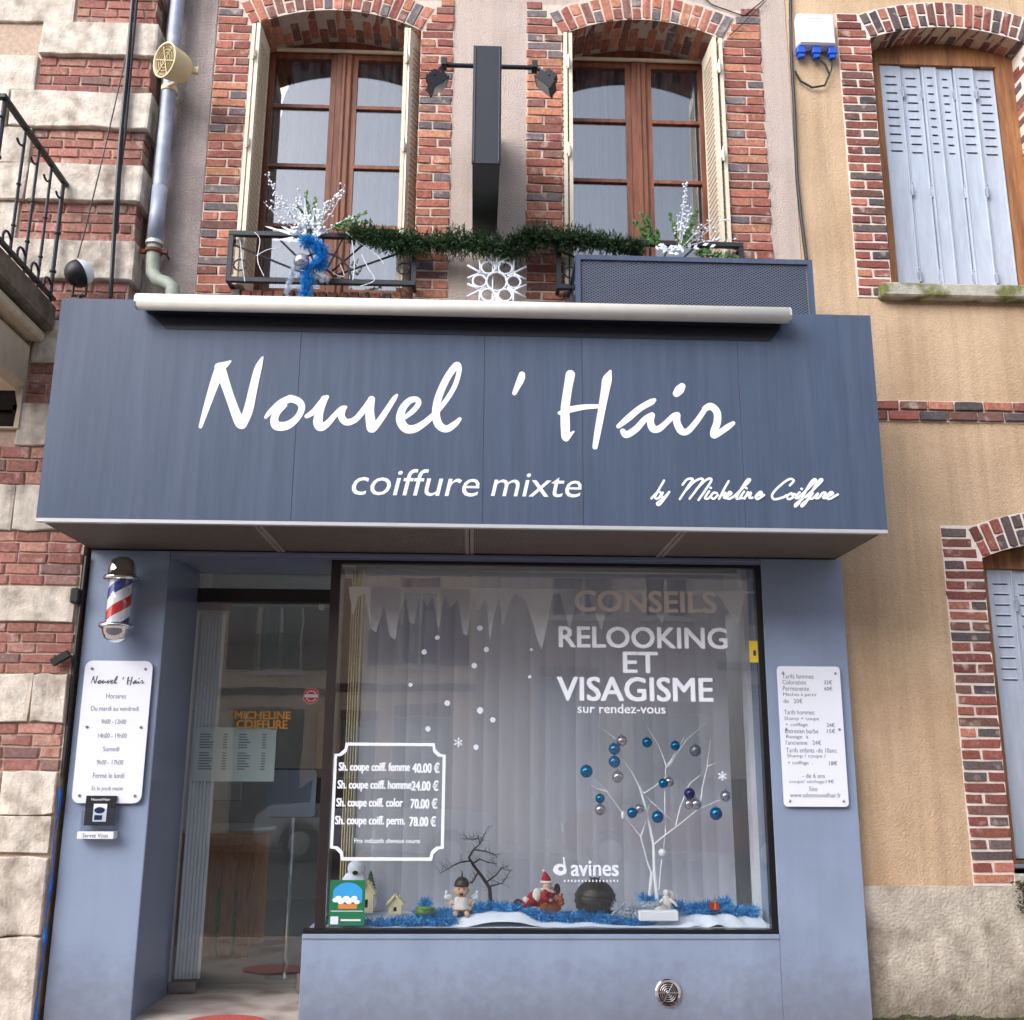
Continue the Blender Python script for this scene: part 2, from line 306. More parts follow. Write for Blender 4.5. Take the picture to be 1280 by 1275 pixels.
def brush(bm, pts, y, k=0):
    "one brush stroke: (x, z, width) points -> a ribbon with round ends, 1.5 mm thick"
    p = catmull(pts); n = len(p); Lf = []; Rt = []
    for i, (x, z, wd) in enumerate(p):
        a = p[max(i-1, 0)]; b = p[min(i+1, n-1)]; dx, dz = b[0]-a[0], b[1]-a[1]; l = math.hypot(dx, dz) or 1
        nx, nz = -dz/l*wd/2, dx/l*wd/2; yy = y-.0012-.0005*k-.0004*i/n
        Lf.append((x+nx, yy, z+nz)); Rt.append((x-nx, yy, z-nz))
    def cap(i, sgn):
        x, z, wd = p[i]; a = p[max(i-1, 0)]; b = p[min(i+1, n-1)]; an = math.atan2(b[1]-a[1], b[0]-a[0]); yy = Lf[i][1]
        return [(x+math.cos(an+sgn*math.pi/2+t*math.pi/6)*wd/2, yy, z+math.sin(an+sgn*math.pi/2+t*math.pi/6)*wd/2) for t in range(1, 6)]
    lv = [bm.verts.new(v) for v in Lf]; rv = [bm.verts.new(v) for v in Rt]
    for i in range(n-1): bm.faces.new((lv[i], lv[i+1], rv[i+1], rv[i]))
    e = [bm.verts.new(v) for v in cap(n-1, -1)]; s_ = [bm.verts.new(v) for v in cap(0, 1)]
    bm.faces.new([rv[-1]]+e+[lv[-1]]); bm.faces.new([lv[0]]+s_+[rv[0]])
    ring = lv+e[::-1]+rv[::-1]+s_[::-1]
    bk = [bm.verts.new((v.co.x, y, v.co.z)) for v in ring]
    for i in range(len(ring)):
        j = (i+1) % len(ring); bm.faces.new((ring[i], ring[j], bk[j], bk[i]))
# strokes in pixels of two enlarged crops of the sign: scale and offset below
ST1 = {'letter_n': [[(38,332,18),(62,255,30),(100,140,44),(125,75,52)],[(118,66,40),(145,58,34),(170,42,12)],[(128,80,50),(165,190,42),(205,300,46),(218,322,46)],[(222,322,48),(250,260,46),(275,150,40),(295,70,34),(314,24,10)]],
 'letter_o': [[(328,290,16),(350,264,26),(395,226,34),(436,208,38)],[(436,206,36),(474,220,36),(488,248,32),(468,292,32),(424,326,42),(378,328,46),(366,300,38),(380,266,34),(412,236,26)]],
 'letter_u': [[(510,286,22),(545,262,30),(580,222,34),(600,200,20)],[(588,208,34),(568,262,38),(560,310,46),(572,334,42),(602,318,32),(636,280,26),(664,252,24),(682,246,18)],[(672,256,26),(664,286,34),(686,312,34),(726,300,30),(768,252,30),(798,208,28)]],
 'letter_v': [[(798,210,34),(790,260,42),(795,318,46),(800,342,40),(832,308,32),(870,252,28),(898,208,24),(910,192,14)]],
 'letter_e': [[(948,290,20),(982,262,26),(1006,232,26),(1000,212,28),(968,216,32),(936,252,36),(926,300,42),(948,338,44),(986,342,40),(1030,318,32),(1068,286,28)]],
 'letter_l': [[(1068,286,28),(1122,225,24),(1166,155,24),(1186,92,24),(1184,64,30),(1172,62,34),(1132,118,34),(1096,200,36),(1084,270,38),(1096,322,40),(1130,342,36),(1166,322,30),(1190,298,18)]]}
ST2 = {'apostrophe': [[(130,72,34),(124,96,40),(106,135,32),(92,166,24)]],
 'letter_h': [[(372,72,50),(358,150,46),(346,240,48),(346,320,50),(348,384,46)],[(350,392,36),(388,358,10)],[(336,265,40),(316,265,18)],[(370,248,36),(440,236,30),(520,232,22)],[(572,56,14),(556,96,50),(546,150,46),(530,240,40),(510,350,36),(495,436,28)]],
 'letter_a': [[(612,332,24),(660,292,36),(720,242,34),(776,210,34),(792,200,20)],[(634,356,30),(652,374,38),(700,345,36),(745,296,32),(780,274,28)],[(780,276,32),(772,310,38),(786,344,42),(815,344,36),(850,315,30),(888,280,30),(908,272,26)]],
 'letter_i': [[(906,276,36),(904,310,40),(926,354,42),(958,356,34),(1002,308,30),(1040,254,28)],[(930,132,38),(918,148,50),(902,168,40)]],
 'letter_r': [[(1044,244,32),(1074,232,40),(1104,260,40),(1106,310,40),(1090,358,40),(1090,378,34),(1120,362,32),(1160,334,32),(1186,316,22)]]}
ST3 = [[(148,102),(120,150),(92,205),(112,211),(130,184),(110,172),(70,212)],[(140,176),(130,204),(150,204),(180,172)],[(180,172),(150,215),(118,252),(106,240),(150,210)],
 [(262,128),(290,95),(324,94),(300,132),(245,216)],[(286,160),(330,112),(372,91),(386,102),(352,152),(305,214)],[(346,158),(392,110),(426,90),(438,103),(404,158),(360,222)],
 [(425,168),(400,208),(418,214),(440,192)],[(432,146),(436,148)],[(472,180),(452,178),(436,202),(454,215),(478,192)],[(545,106),(520,150),(486,215)],[(496,196),(526,176),(516,206),(536,210)],
 [(536,200),(562,182),(550,172),(532,200),(546,215),(574,202)],[(574,204),(640,140),(674,104),(672,94),(650,110),(594,205),(612,213)],[(640,170),(616,208),(632,210)],[(652,148),(656,150)],
 [(664,174),(642,214)],[(646,204),(682,176),(672,208),(692,208)],[(712,200),(748,184),(738,172),(712,200),(724,217),(762,192)],
 [(922,132),(946,102),(916,94),(856,138),(814,188),(826,217),(880,205),(900,192)],[(930,180),(904,198),(914,217),(940,205),(936,184),(962,190)],[(982,174),(956,208),(976,210)],[(992,152),(996,154)],
 [(976,206),(1040,145),(1080,102),(1068,96),(1040,130),(985,230),(956,262),(958,246),(1000,215)],[(1016,206),(1080,145),(1120,102),(1108,96),(1080,130),(1025,230),(996,262),(998,246),(1040,215)],
 [(1062,180),(1045,206),(1060,214),(1096,180),(1080,210),(1098,210)],[(1104,204),(1124,178),(1142,180),(1126,208),(1146,210)],[(1152,200),(1186,184),(1172,174),(1150,200),(1162,217),(1216,188)]]
def sx1(p): return (240+p[0]/3.5556, 440+p[1]/3.5556, p[2]/3.5556)
def sx2(p): return (620+p[0]/4, 450+p[1]/4, p[2]/4)
def sx3(p): return (800+p[0]/4.923, 580+p[1]/4.923, 14/4.923)
# ------------------------------------------------------------------ bricks
def brick_mesh(i, jit=.035, bev=.05, cuts=1):
    rnd = random.Random(i); bm = BM(); bmesh.ops.create_cube(bm, size=1)
    bmesh.ops.subdivide_edges(bm, edges=[e for e in bm.edges if abs(e.verts[0].co.x-e.verts[1].co.x) > .5], cuts=cuts)
    for v in bm.verts:
        v.co.x += rnd.uniform(-jit, jit)*.5; v.co.z += rnd.uniform(-jit, jit)*1.6
        if v.co.y < 0: v.co.y += rnd.uniform(-.02, .02)
    es = [e for e in bm.edges if e.verts[0].co.y < -.3 and e.verts[1].co.y < -.3 and not e.is_boundary and len(e.link_faces) == 2 and any(abs(f.normal.y) < .5 for f in e.link_faces)]
    bm.normal_update()
    es = [e for e in bm.edges if e.verts[0].co.y < -.3 and e.verts[1].co.y < -.3 and e.calc_face_angle(0) > .7]
    bmesh.ops.bevel(bm, geom=es, offset=bev, segments=1, affect='EDGES')
    return mesh_from(bm, 'brick', M['brick'])
BR = [brick_mesh(i) for i in range(10)]
SB = []
for i in range(6):
    me = brick_mesh(100+i, .018, .02, 4); me = me.copy(); me.materials.clear(); me.materials.append(M['stone']); SB.append(me)
PAL = {'main': [(S(176, 98, 70), 5), (S(160, 86, 66), 4), (S(194, 118, 78), 3), (S(134, 88, 76), 3), (S(116, 102, 104), 3), (S(144, 82, 68), 3)],
       'left': [(S(174, 108, 88), 5), (S(164, 98, 82), 4), (S(190, 126, 104), 3), (S(150, 108, 98), 2)],
       'right': [(S(152, 78, 60), 4), (S(132, 68, 58), 4), (S(104, 86, 84), 3), (S(184, 106, 74), 3), (S(124, 82, 70), 3), (S(88, 78, 80), 2)]}
def pick(pal, rnd):
    p = PAL[pal]; tot = sum(w for _, w in p); r = rnd.uniform(0, tot)
    for c, w_ in p:
        r -= w_
        if r <= 0: break
    lum = .3*c[0]+.55*c[1]+.15*c[2]; c = [v*.76+lum*.28 for v in c[:3]]
    k = rnd.uniform(.8, 1.16); return (c[0]*k, c[1]*k*rnd.uniform(.94, 1.06), c[2]*k, 1)
RB = random.Random(3)
def brick(parent, x0, x1, z0, z1, yf, d, pal='main', rot=0, col=None, name='brick', meshes=None, yfj=.003):
    o = bpy.data.objects.new(name, RB.choice(meshes or BR)); COL.objects.link(o)
    yf = yf+RB.uniform(-yfj, yfj)
    o.location = ((x0+x1)/2, yf+d/2, (z0+z1)/2); o.scale = (x1-x0, d, z1-z0); o.rotation_euler = (0, rot+RB.uniform(-.006, .006), 0)
    o.color = col or pick(pal, RB); o.parent = parent; o.matrix_parent_inverse = Matrix.Translation(-parent.location)
    return o
def jamb(parent, x0, x1, z0, z1, course, yf, d, pal, j=.012, start=0):
    n = round((z1-z0)/course); c = (z1-z0)/n
    for i in range(n):
        a, b = z0+i*c+j/2, z0+(i+1)*c-j/2; e0, e1 = x0+RB.uniform(-.004, .006), x1+RB.uniform(-.004, .004)
        if (i+start) % 2: brick(parent, e0, e1, a, b, yf, d, pal)
        else:
            m_ = x0+(x1-x0)*RB.choice((.42, .48, .5, .54, .58))
            brick(parent, e0, m_-j/2, a, b, yf, d, pal); brick(parent, m_+j/2, e1, a, b, yf, d, pal)
def courses(parent, x0, x1, z0, z1, n, yf, d, pal, bl=.225, j=.012, edge=0, jag=0):
    c = (z1-z0)/n
    for i in range(n):
        a, b = z0+i*c+j/2, z0+(i+1)*c-j/2; x = x0; off = (i % 2)*bl*.5+RB.uniform(-.02, .02)
        e = x1+(RB.uniform(-jag, jag) if jag else 0); nx = x0+(off if off > .05 else bl)
        while x < e-.03:
            q = min(nx, e)
            if e-q < .05: q = e
            brick(parent, x+j/2, q-j/2, a, b, yf, d, pal); x = q; nx = x+bl*RB.uniform(.85, 1.08)
def arch_ring(parent, x0, x1, zc, rise, ring, yf, ydeep, pal, j=.012, full=True, tmin=-9, tmax=9):
    _, cx, cz, R, t0 = arcpts(x0, x1, zc, rise)
    n = max(3, round(2*t0*(R+ring*.4)/.079)); dt = 2*t0/n
    for i in range(n):
        t = -t0+(i+.5)*dt
        if not tmin < t < tmax: continue
        parts = [(0, ring)] if i % 2 else [(0, ring*.5), (ring*.5, ring)]
        first = .22 if i % 2 else .11
        for a, b in parts:
            rm = R+(a+b)/2; wd = dt*(R+a)-j*.8; px, pz = cx+rm*math.sin(t), cz+rm*math.cos(t)
            brick(parent, px-wd/2, px+wd/2, pz-(b-a)/2+j/2, pz+(b-a)/2-j/2, yf, min(first, ydeep-yf) if a == 0 else .1, pal, rot=t)
        y = yf+first+j
        while y < ydeep-.04:
            e = min(y+.21, ydeep); rm = R+ring*.22; wd = dt*R-j*.8; px, pz = cx+rm*math.sin(t), cz+rm*math.cos(t)
            brick(parent, px-wd/2, px+wd/2, pz-ring*.22, pz+ring*.2, y, e-y, pal, rot=t, yfj=0); y = e+j
def arch_mortar(bm, x0, x1, zc, rise, ring, y0, y1):
    inn, cx, cz, R, t0 = arcpts(x0, x1, zc, rise, 16)
    out = [(cx+(R+ring)*math.sin(t), cz+(R+ring)*math.cos(t)) for t in [t0-2*t0*i/16 for i in range(17)]]
    plate(bm, inn+out, [], y0, y1)
# ================================================================== GROUND
bm = BM(); box(bm, -60, 60, -14.7, 60, -.3, -.12); structure(obj('road', bm, M['asphalt']))
bm = BM(); box(bm, -60, 60, -1.9, 0.0, -.119, 0.0)
structure(obj('pavement', bm, M['pave']))
bm = BM(); box(bm, -60, 60, -14.6, -12.8, -.119, 0.0); structure(obj('pavement', bm, M['pave']))
bm = BM(); box(bm, -60, 60, -2.05, -1.904, -.119, 0.006, .01); structure(obj('kerb', bm, M['plinth']))
bm = BM(); box(bm, -400, 400, -400, 400, -.5, -.31); structure(obj('ground', bm, M['asphalt']))
# ================================================================== HOUSE ABOVE THE SHOP
house = thing('town_house', 'pinkish rendered house with brick window surrounds above the blue hairdressing salon', 'house', (0, 0, 0))
O1 = (-1.835, -.492); O2 = (.636, 1.93); ZB = 4.98; ZC = 7.28; RISE = .165; RING = .225
def opening(x0, x1, zb, zc, rise, g=0.006):
    a, *_ = arcpts(x0-g, x1+g, zc+g, rise, 14); return [(x0-g, zb)]+a+[(x1+g, zb)]
HX0, HX1 = -2.5, 2.462
bm = BM(); plate(bm, [(HX0, 3.02), (HX1, 3.02), (HX1, 9.2), (HX0, 9.2)], [opening(*O1, ZB, ZC, RISE), opening(*O2, ZB, ZC, RISE)], 0, .42)
obj('wall', bm, M['rough'], house)
bm = BM(); plate(bm, [(HX0, 4.5), (-2.1, 4.5), (-2.12, 9.2), (HX0, 9.2)], [], -.007, -.0005); obj('roughcast_strip', bm, M['roughg'], house)
bm = BM(); box(bm, HX0-.1, HX1+.1, -.12, .5, 9.2, 9.36, .01); obj('cornice', bm, M['cstone'], house)['label'] = 'stone cornice'
J = [(-2.1, O1[0]), (O1[1], -.232), (.352, O2[0]), (O2[1], 2.245)]
bm = BM()
for a, b in J: box(bm, a, b, -.003, .0-.0002, 4.5, 7.56)
obj('mortar_bed', bm, M['mortar'], house)
for k, (x0, x1) in enumerate(((O1), (O2))):
    bm = BM(); arch_mortar(bm, x0, x1, ZC, RISE, RING+.015, -.005, -.0003); obj('mortar_bed', bm, M['mortar'], house)
for k, (a, b) in enumerate(J): jamb(house, a, b, 4.52, 7.28 if k in (0, 3) else 7.28, .0752, -.012, .24, 'main', start=k % 2)
# the springing corners beside each arch: courses cut back to the ring
for (xa, xb, sgn, o) in ((-2.1, O1[0], 1, O1), (O1[1], -.232, -1, O1), (.352, O2[0], 1, O2), (O2[1], 2.245, -1, O2)):
    inn, cx, cz, R, t0 = arcpts(o[0], o[1], ZC, RISE)
    for i in range(4):
        z0 = 7.28+i*.0752; z1 = z0+.0632; zm = (z0+z1)/2+.02
        reach = abs(xb-xa)-max(0, (zm-7.28))*math.tan(t0)-.012 if True else 0
        if reach < .05: continue
        if sgn > 0: brick(house, xa, xa+reach, z0+.006, z1+.006, -.012, .1)
        else: brick(house, xb-reach, xb, z0+.006, z1+.006, -.012, .1)
arch_ring(house, *O1, ZC, RISE, RING, -.012, .37, 'main'); arch_ring(house, *O2, ZC, RISE, RING, -.012, .37, 'main')
# brick-on-edge sill under each window
for x0, x1 in (O1, O2):
    bm = BM(); box(bm, x0-.02, x1+.02, -.004, .4, 4.5, 4.972); obj('mortar_bed', bm, M['mortar'], house)
    n = 17; c = (x1-x0)/n
    for i in range(n): brick(house, x0+i*c+.006, x0+(i+1)*c-.006, 4.86, 4.985, -.05, .3)
# dark rooms behind the upper windows
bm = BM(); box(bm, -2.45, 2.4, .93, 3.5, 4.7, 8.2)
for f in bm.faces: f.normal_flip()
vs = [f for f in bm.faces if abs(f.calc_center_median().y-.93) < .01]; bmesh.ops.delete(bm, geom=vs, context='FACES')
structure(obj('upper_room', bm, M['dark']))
def leaf(bm, p, dirx, diry, length, z0, z1, th=.028, mi=0):
    d = Vector((dirx, diry, 0)).normalized(); n = Vector((-d.y, d.x, 0)); c = Vector((p[0], p[1], (z0+z1)/2))+d*length/2
    obox(bm, c, d, n, Vector((0, 0, 1)), length, th, z1-z0, mi); return c, d, n
def casement(x0, x1, split, tran, curt):
    YW = .38
    w_ = BM(); inn, *_ = arcpts(x0, x1, ZC, RISE, 12)
    plate(w_, [(x0, ZB)]+inn+[(x1, ZB)], [[(x0+.07, 5.12), (x0+.07, 7.335), (x1-.07, 7.335), (x1-.07, 5.12)]], YW, YW+.09)
    W_ = obj('window', w_, M['wood'], house)
    b = BM(); box(b, x0+.05, x1-.05, YW-.025, YW-.001, 7.335, 7.362, .004); obj('cream_rail', b, M['beige'], W_)
    b = BM(); box(b, x0+.05, x1-.05, YW-.06, YW+.05, 5.07, 5.118, .006); obj('weather_bar', b, M['wood'], W_)
    s0, s1 = split
    for a, c, nm in ((x0+.072, s0-.002, 0), (s0+.0+(s1-s0), x1-.072, 1)):
        b = BM(); st = .042
        plate(b, [(a, 5.122), (a, 7.333), (c, 7.333), (c, 5.122)], [[(a+st, z0), (a+st, z1), (c-st, z1), (c-st, z0)] for z0, z1 in zip([5.21]+[t+.015 for t in tran], [t-.015 for t in tran]+[7.29])], YW+.012, YW+.062)
        sash = obj('sash', b, M['wood'], W_)
    b = BM(); box(b, s0, s1, YW-.012, YW+.08, 5.122, 7.334, .012); box(b, (s0+s1)/2-.018, (s0+s1)/2+.018, YW-.03, YW-.0125, 5.13, 7.32, .008); obj('meeting_stile', b, M['wood'], W_)
    for a, c in ((x0+.114, s0-.044), (s1+.042, x1-.114)):
        for z0, z1 in zip([5.21]+[t+.015 for t in tran], [t-.015 for t in tran]+[7.29]):
            b = BM(); box(b, a+.002, c-.002, YW+.034, YW+.04, z0+.002, z1-.002); obj('pane', b, M['glassu'], W_)
    for (c0, c1) in curt:
        b = BM(); n = 44; rows = [5.0, 7.5]; vv = []
        for i in range(n+1):
            x = c0+(c1-c0)*i/n; y = YW+.15+.045*math.sin(i*.7+1.5*math.sin(i*.23))+.02*math.sin(i*2.3+c0*7)
            vv.append([b.verts.new((x+.01*math.sin(i*1.7+z), y, z)) for z in rows])
        for i in range(n): b.faces.new((vv[i][0], vv[i+1][0], vv[i+1][1], vv[i][1]))
        bmesh.ops.solidify(b, geom=b.faces[:], thickness=.004)
        obj('curtain', b, M['curtain'], W_, True)
def shutter(parent_label, leafs, hinge_at):
    b = BM()
    for p, dx, dy, ln in leafs: leaf(b, p, dx, dy, ln, 5.03, 7.27)
    s = obj('shutter', b, M['beige'], house); s['label'] = parent_label
    for p, dx, dy, ln in leafs:
        d = Vector((dx, dy, 0)).normalized(); n = Vector((-d.y, d.x, 0))
        b = BM()
        for sgn in (-1, 1):
            c = Vector((p[0], p[1], 0))+d*ln/2+n*sgn*.0165
            for k in range(42):
                z = 5.2+k*.047
                obox(b, c+Vector((0, 0, z)), d, n, Vector((0, 0, 1)), ln-.09, .005, .022)
        obj('louvres', b, M['beiged'], s)
    for hx, hy in hinge_at:
        for z in (6.98, 6.2, 5.4):
            b = BM(); box(b, hx-.018, hx+.018, hy-.02, hy+.02, z-.035, z+.035, .006); tube(b, [(hx, hy-.02, z-.06), (hx, hy-.02, z+.06)], .009, 6); obj('hinge', b, M['beige'], s)
casement(*O1, (-1.212, -1.076), (5.757, 6.294, 6.84), ((-1.62, -1.2), (-1.06, -.62)))
casement(*O2, (1.243, 1.375), (5.69, 6.229, 6.784), ((.8, 1.22), (1.42, 1.82)))
shutter('folded beige shutter on the left', [((O1[0]+.026, -.04), .03, 1, .30), ((O1[0]+.066, -.05), .05, 1, .31)], [(O1[0]+.045, -.055)])
shutter('folded beige shutter on the right', [((O1[1]-.115, -.045), -.02, 1, .30), ((O1[1]-.095, -.04), .09, .17, .19), ((O1[1]-.02, .1), 0, 1, .22)], [(O1[1]-.105, -.06)])
shutter('folded beige shutter on the left', [((O2[0]+.022, -.05), 0, 1, .31), ((O2[0]+.062, -.045), -.0, 1, .30)], [(O2[0]+.042, -.06)])
shutter('folded beige shutter on the right', [((O2[1]-.024, -.04), -.02, 1, .30), ((O2[1]-.075, -.05), -.06, 1, .31)], [(O2[1]-.05, -.055)])
# ================================================================== HOUSE ON THE LEFT
lh = thing('stone_and_brick_house', 'old house with alternating stone blocks and red brick bands at the left edge', 'house', (0, 0, 0))
YL = -.15; LX = -2.545
bm = BM(); ap, *_ = arcpts(-4.1, -3.215, 4.0, .4, 10)
plate(bm, [(-7, 0), (-2.668, 0), (-2.668, 3.02), (LX, 3.02), (LX, 9.6), (-7, 9.6)], [[(-4.1, 3.845)]+ap+[(-3.215, 3.845)]], YL+.012, .4); obj('wall', bm, M['mortar_o'], lh)
bm = BM(); box(bm, -4.2, -3.1, .25, .3, 3.7, 4.7); obj('arched_window', bm, M['oppwin'], lh)
b = BM(); box(b, -3.42, -3.38, .2, .248, 3.85, 4.5); box(b, -4.05, -3.2, .2, .248, 4.1, 4.14); obj('glazing_bar', b, M['black'], lh)
zz = lambda py, px=100: at(px, py, YL)[1]
def stones(z0, z1, xs, prj=.045, right=LX):
    for a, b_ in zip(xs[:-1], xs[1:]):
        k = RB.uniform(.93, 1.05); brick(lh, a+.004, b_-.004, z0+.004, z1-.004, YL-prj, .3, col=(S(224, 212, 196)[0]*k, S(224, 212, 196)[1]*k, S(224, 212, 196)[2]*k, 1), name='stone_block', meshes=SB)
rows_hi = [(6.83, 7.12), (6.205, 6.515), (5.595, 5.9), (4.965, 5.28)]
SR = -2.5
stones(*rows_hi[0], (-3.38, SR)); stones(*rows_hi[1], (-4.6, -3.55, SR)); stones(*rows_hi[2], (-4.4, -3.35, SR)); stones(*rows_hi[3], (-4.9, -3.6, SR))
stones(7.43, 7.74, (-4.2, -3.2, SR))
for (za, zb_) in ((7.12, 7.43), (6.515, 6.83), (5.9, 6.205), (5.28, 5.595), (4.66, 4.965)):
    x0 = {7.12: -3.15, 6.515: -3.38, 5.9: -3.36, 5.28: -3.38}.get(za, -3.3)
    courses(lh, x0, LX, za, zb_, 4, YL, .12, 'left', jag=.02)
    k = RB.uniform(.95, 1.02); brick(lh, -4.2, x0-.01, za+.004, zb_-.004, YL-.02, .3, col=tuple([c*k for c in S(224, 212, 196)[:3]]+[1]), name='stone_block', meshes=SB)
# around and below the sign
def band(z0, z1, kind, xs=None, n=4, x0=-4.2):
    xr = -2.672 if z0 < 3.2 else LX       # the shopfront pillar covers the last hand's breadth of the wall
    if kind == 'b': courses(lh, x0, xr, z0, z1, n, YL, .12, 'left', jag=.008)
    else: stones(z0, z1, [min(q, xr) for q in (xs or (-4.2, xr))], .02)
stones(4.33, 4.66, (-3.18, LX), .02)
band(4.03, 4.33, 'b', x0=-3.18)
stones(3.72, 4.03, (-3.21, LX), .02)
band(3.44, 3.72, 'b', n=3)
band(3.115, 3.44, 's', (-4.2, -3.165, LX-.01)); band(2.74, 3.115, 'b', n=5); band(2.49, 2.74, 's'); band(2.15, 2.49, 'b', n=5)
band(1.835, 2.15, 's', (-4.2, -2.9, LX)); band(1.53, 1.835, 'b'); band(1.255, 1.53, 's', (-4.2, -3.03, LX)); band(1.02, 1.255, 's')
for a, c, xs in ((.52, 1.0, (-4.2, -3.02, -2.672)), (0, .52, (-4.2, -2.95, -2.672))): stones(a, c, xs, .03)
# cream surround of the arched window
bm = BM(); ap, *_ = arcpts(-4.1, -3.215, 4.0, .4, 10)
plate(bm, [(-4.2, 3.845)] and [(-4.3, 3.84), (-4.3, 4.66), (-3.19, 4.66), (-3.19, 3.84)], [[(-4.09, 3.85)]+[(x, z+.0) for x, z in ap][0:]+[(-3.225, 3.85)]], YL-.03, YL+.02)
obj('stone_surround', bm, M['cstone'], lh)
# balcony on the left house
bm = BM(); box(bm, -5.2, -3.02, -1.32, YL-.03, 4.56, 4.76, .02); bal = obj('balcony', bm, M['darkstone'], lh)
bm = BM(); box(bm, -5.15, -3.08, -1.25, YL-.03, 4.48, 4.557, .015); box(bm, -3.4, -3.16, -1.1, YL-.02, 4.1, 4.478, .05); obj('corbel', bm, M['cstone'], bal)
bm = BM(); box(bm, -3.075, -3.035, -1.24, YL-.01, 5.70, 5.735, .006); box(bm, -5.2, -3.035, -1.26, -1.22, 5.70, 5.735, .006); obj('handrail', bm, M['iron'], bal)
bm = BM(); box(bm, -3.07, -3.04, -1.24, YL-.02, 4.80, 4.825); obj('bottom_rail', bm, M['iron'], bal)
for k, y in enumerate((-.24, -.46, -.68, -.9, -1.22)):
    bm = BM(); r = .016 if k in (0, 4) else .011
    tube(bm, [(-3.055, y, 4.76), (-3.055, y, 5.7)], r, 8)
    for z in (5.0, 5.3): ball(bm, (-3.055, y, z), r*1.6, 8, sc=(1, 1, .7))
    tube(bm, [(-3.055, y-.0+.06*math.cos(t)-.06, 4.86+.06*math.sin(t)) for t in [i*.5 for i in range(9)]], .009, 6)
    tube(bm, [(-3.055, y-.06+.06*math.cos(t), 5.62+.06*math.sin(t)) for t in [-i*.4 for i in range(7)]], .008, 6)
    obj('baluster', bm, M['iron'], bal)
for k in range(8):
    bm = BM(); tube(bm, [(-3.27-k*.21, -1.24, 4.76), (-3.27-k*.21, -1.24, 5.7)], .012, 8); ball(bm, (-3.27-k*.21, -1.24, 5.3), .02, 8); obj('baluster', bm, M['iron'], bal)
# ================================================================== HOUSE ON THE RIGHT
rh = thing('ochre_rendered_house', 'ochre roughcast house with brick framed windows and closed pale shutters at the right', 'house', (0, 0, 0))
O3 = (3.142, 4.42); C3 = 7.335; R3 = .125; O4 = (3.628, 4.93); C4 = 3.045; R4 = .13
bm = BM()
plate(bm, [(HX1+.004, 0), (9, 0), (9, 9.5), (HX1+.004, 9.5)], [opening(*O3, 5.14, C3, R3), opening(*O4, .9, C4, R4)], -.004, .4); obj('wall', bm, M['tan'], rh)
bm = BM(); plate(bm, [(2.572, 0), (9, 0), (9, .895), (O4[1]+.3, .895), (O4[1]+.3, .82), (2.572, .82)], [], -.03, -.0045); obj('plinth', bm, M['plinth'], rh)
bm = BM(); bmesh.ops.create_grid(bm, x_segments=260, y_segments=4, size=1)
for v in bm.verts:
    u, t = v.co.x, v.co.y; h = .022+.012*math.sin(u*17)*math.sin(u*41+1)+.01*math.sin(u*7); v.co = Vector((2.575+(u+1)*1.4, -.035-.012*(1-t)*random.random(), .0+(t+1)/2*max(.02, h+random.uniform(-.006, .006))))
stuff(obj('moss', bm, M['moss'])); 
bm = BM()
for a, b_, z0, z1 in ((2.875, O3[0], 5.05, 7.56), (3.345, O4[0], .822, 3.28), (2.575, 4.9, 4.062, 4.226), (O4[1], 5.2, .82, 3.28), (O3[1], 4.66, 5.05, 7.56)): box(bm, a, b_, -.011, -.0042, z0, z1)
arch_mortar(bm, *O3, C3, R3, .235, -.010, -.0041); arch_mortar(bm, *O4, C4, R4, .235, -.010, -.0041)
box(bm, O3[1]-.001, O3[1]+.05, -.0109, .25, 5.14, 7.32); obj('mortar_bed', bm, M['mortar_w'], rh)
jamb(rh, 2.88, O3[0], 5.06, 7.32, .0765, -.02, .22, 'right', j=.017); jamb(rh, 3.35, O4[0], .83, 3.03, .0735, -.02, .2, 'right', j=.017, start=1)
jamb(rh, O3[1], 4.66, 5.15, 7.32, .0765, -.02, .22, 'right', j=.017, start=1)
c_ = .0765
for i in range(28): brick(rh, O3[1]-.006, O3[1]+.06, 5.15+i*c_+.009, 5.15+(i+1)*c_-.009, .215 if i % 2 else .105, .1, 'right', yfj=0)
for (xa, xb, o, zc, rr) in ((2.88, O3[0], O3, C3, R3), (3.35, O4[0], O4, C4, R4)):
    inn, cx, cz, R, t0 = arcpts(o[0], o[1], zc, rr)
    for i in range(3):
        z0 = zc+i*c_; reach = xb-xa-((i+.7)*c_)*math.tan(t0)-.015
        if reach > .05: brick(rh, xa, xa+reach, z0+.0, z0+.06, -.02, .1, 'right')
arch_ring(rh, *O3, C3, R3, .235, -.02, .3, 'right', j=.017); arch_ring(rh, *O4, C4, R4, .235, -.02, .2, 'right', j=.017)
courses(rh, 2.58, 4.9, 4.065, 4.225, 2, -.034, .1, 'right', j=.016)
bm = BM(); box(bm, 3.03, 4.66, -.1, .3, 5.03, 5.139, .012); obj('window_sill', bm, M['sillm'], rh)
bm = BM(); box(bm, O4[0]-.0, O4[1], -.06, .3, .84, .9, .01); obj('window_sill', bm, M['sillm'], rh)
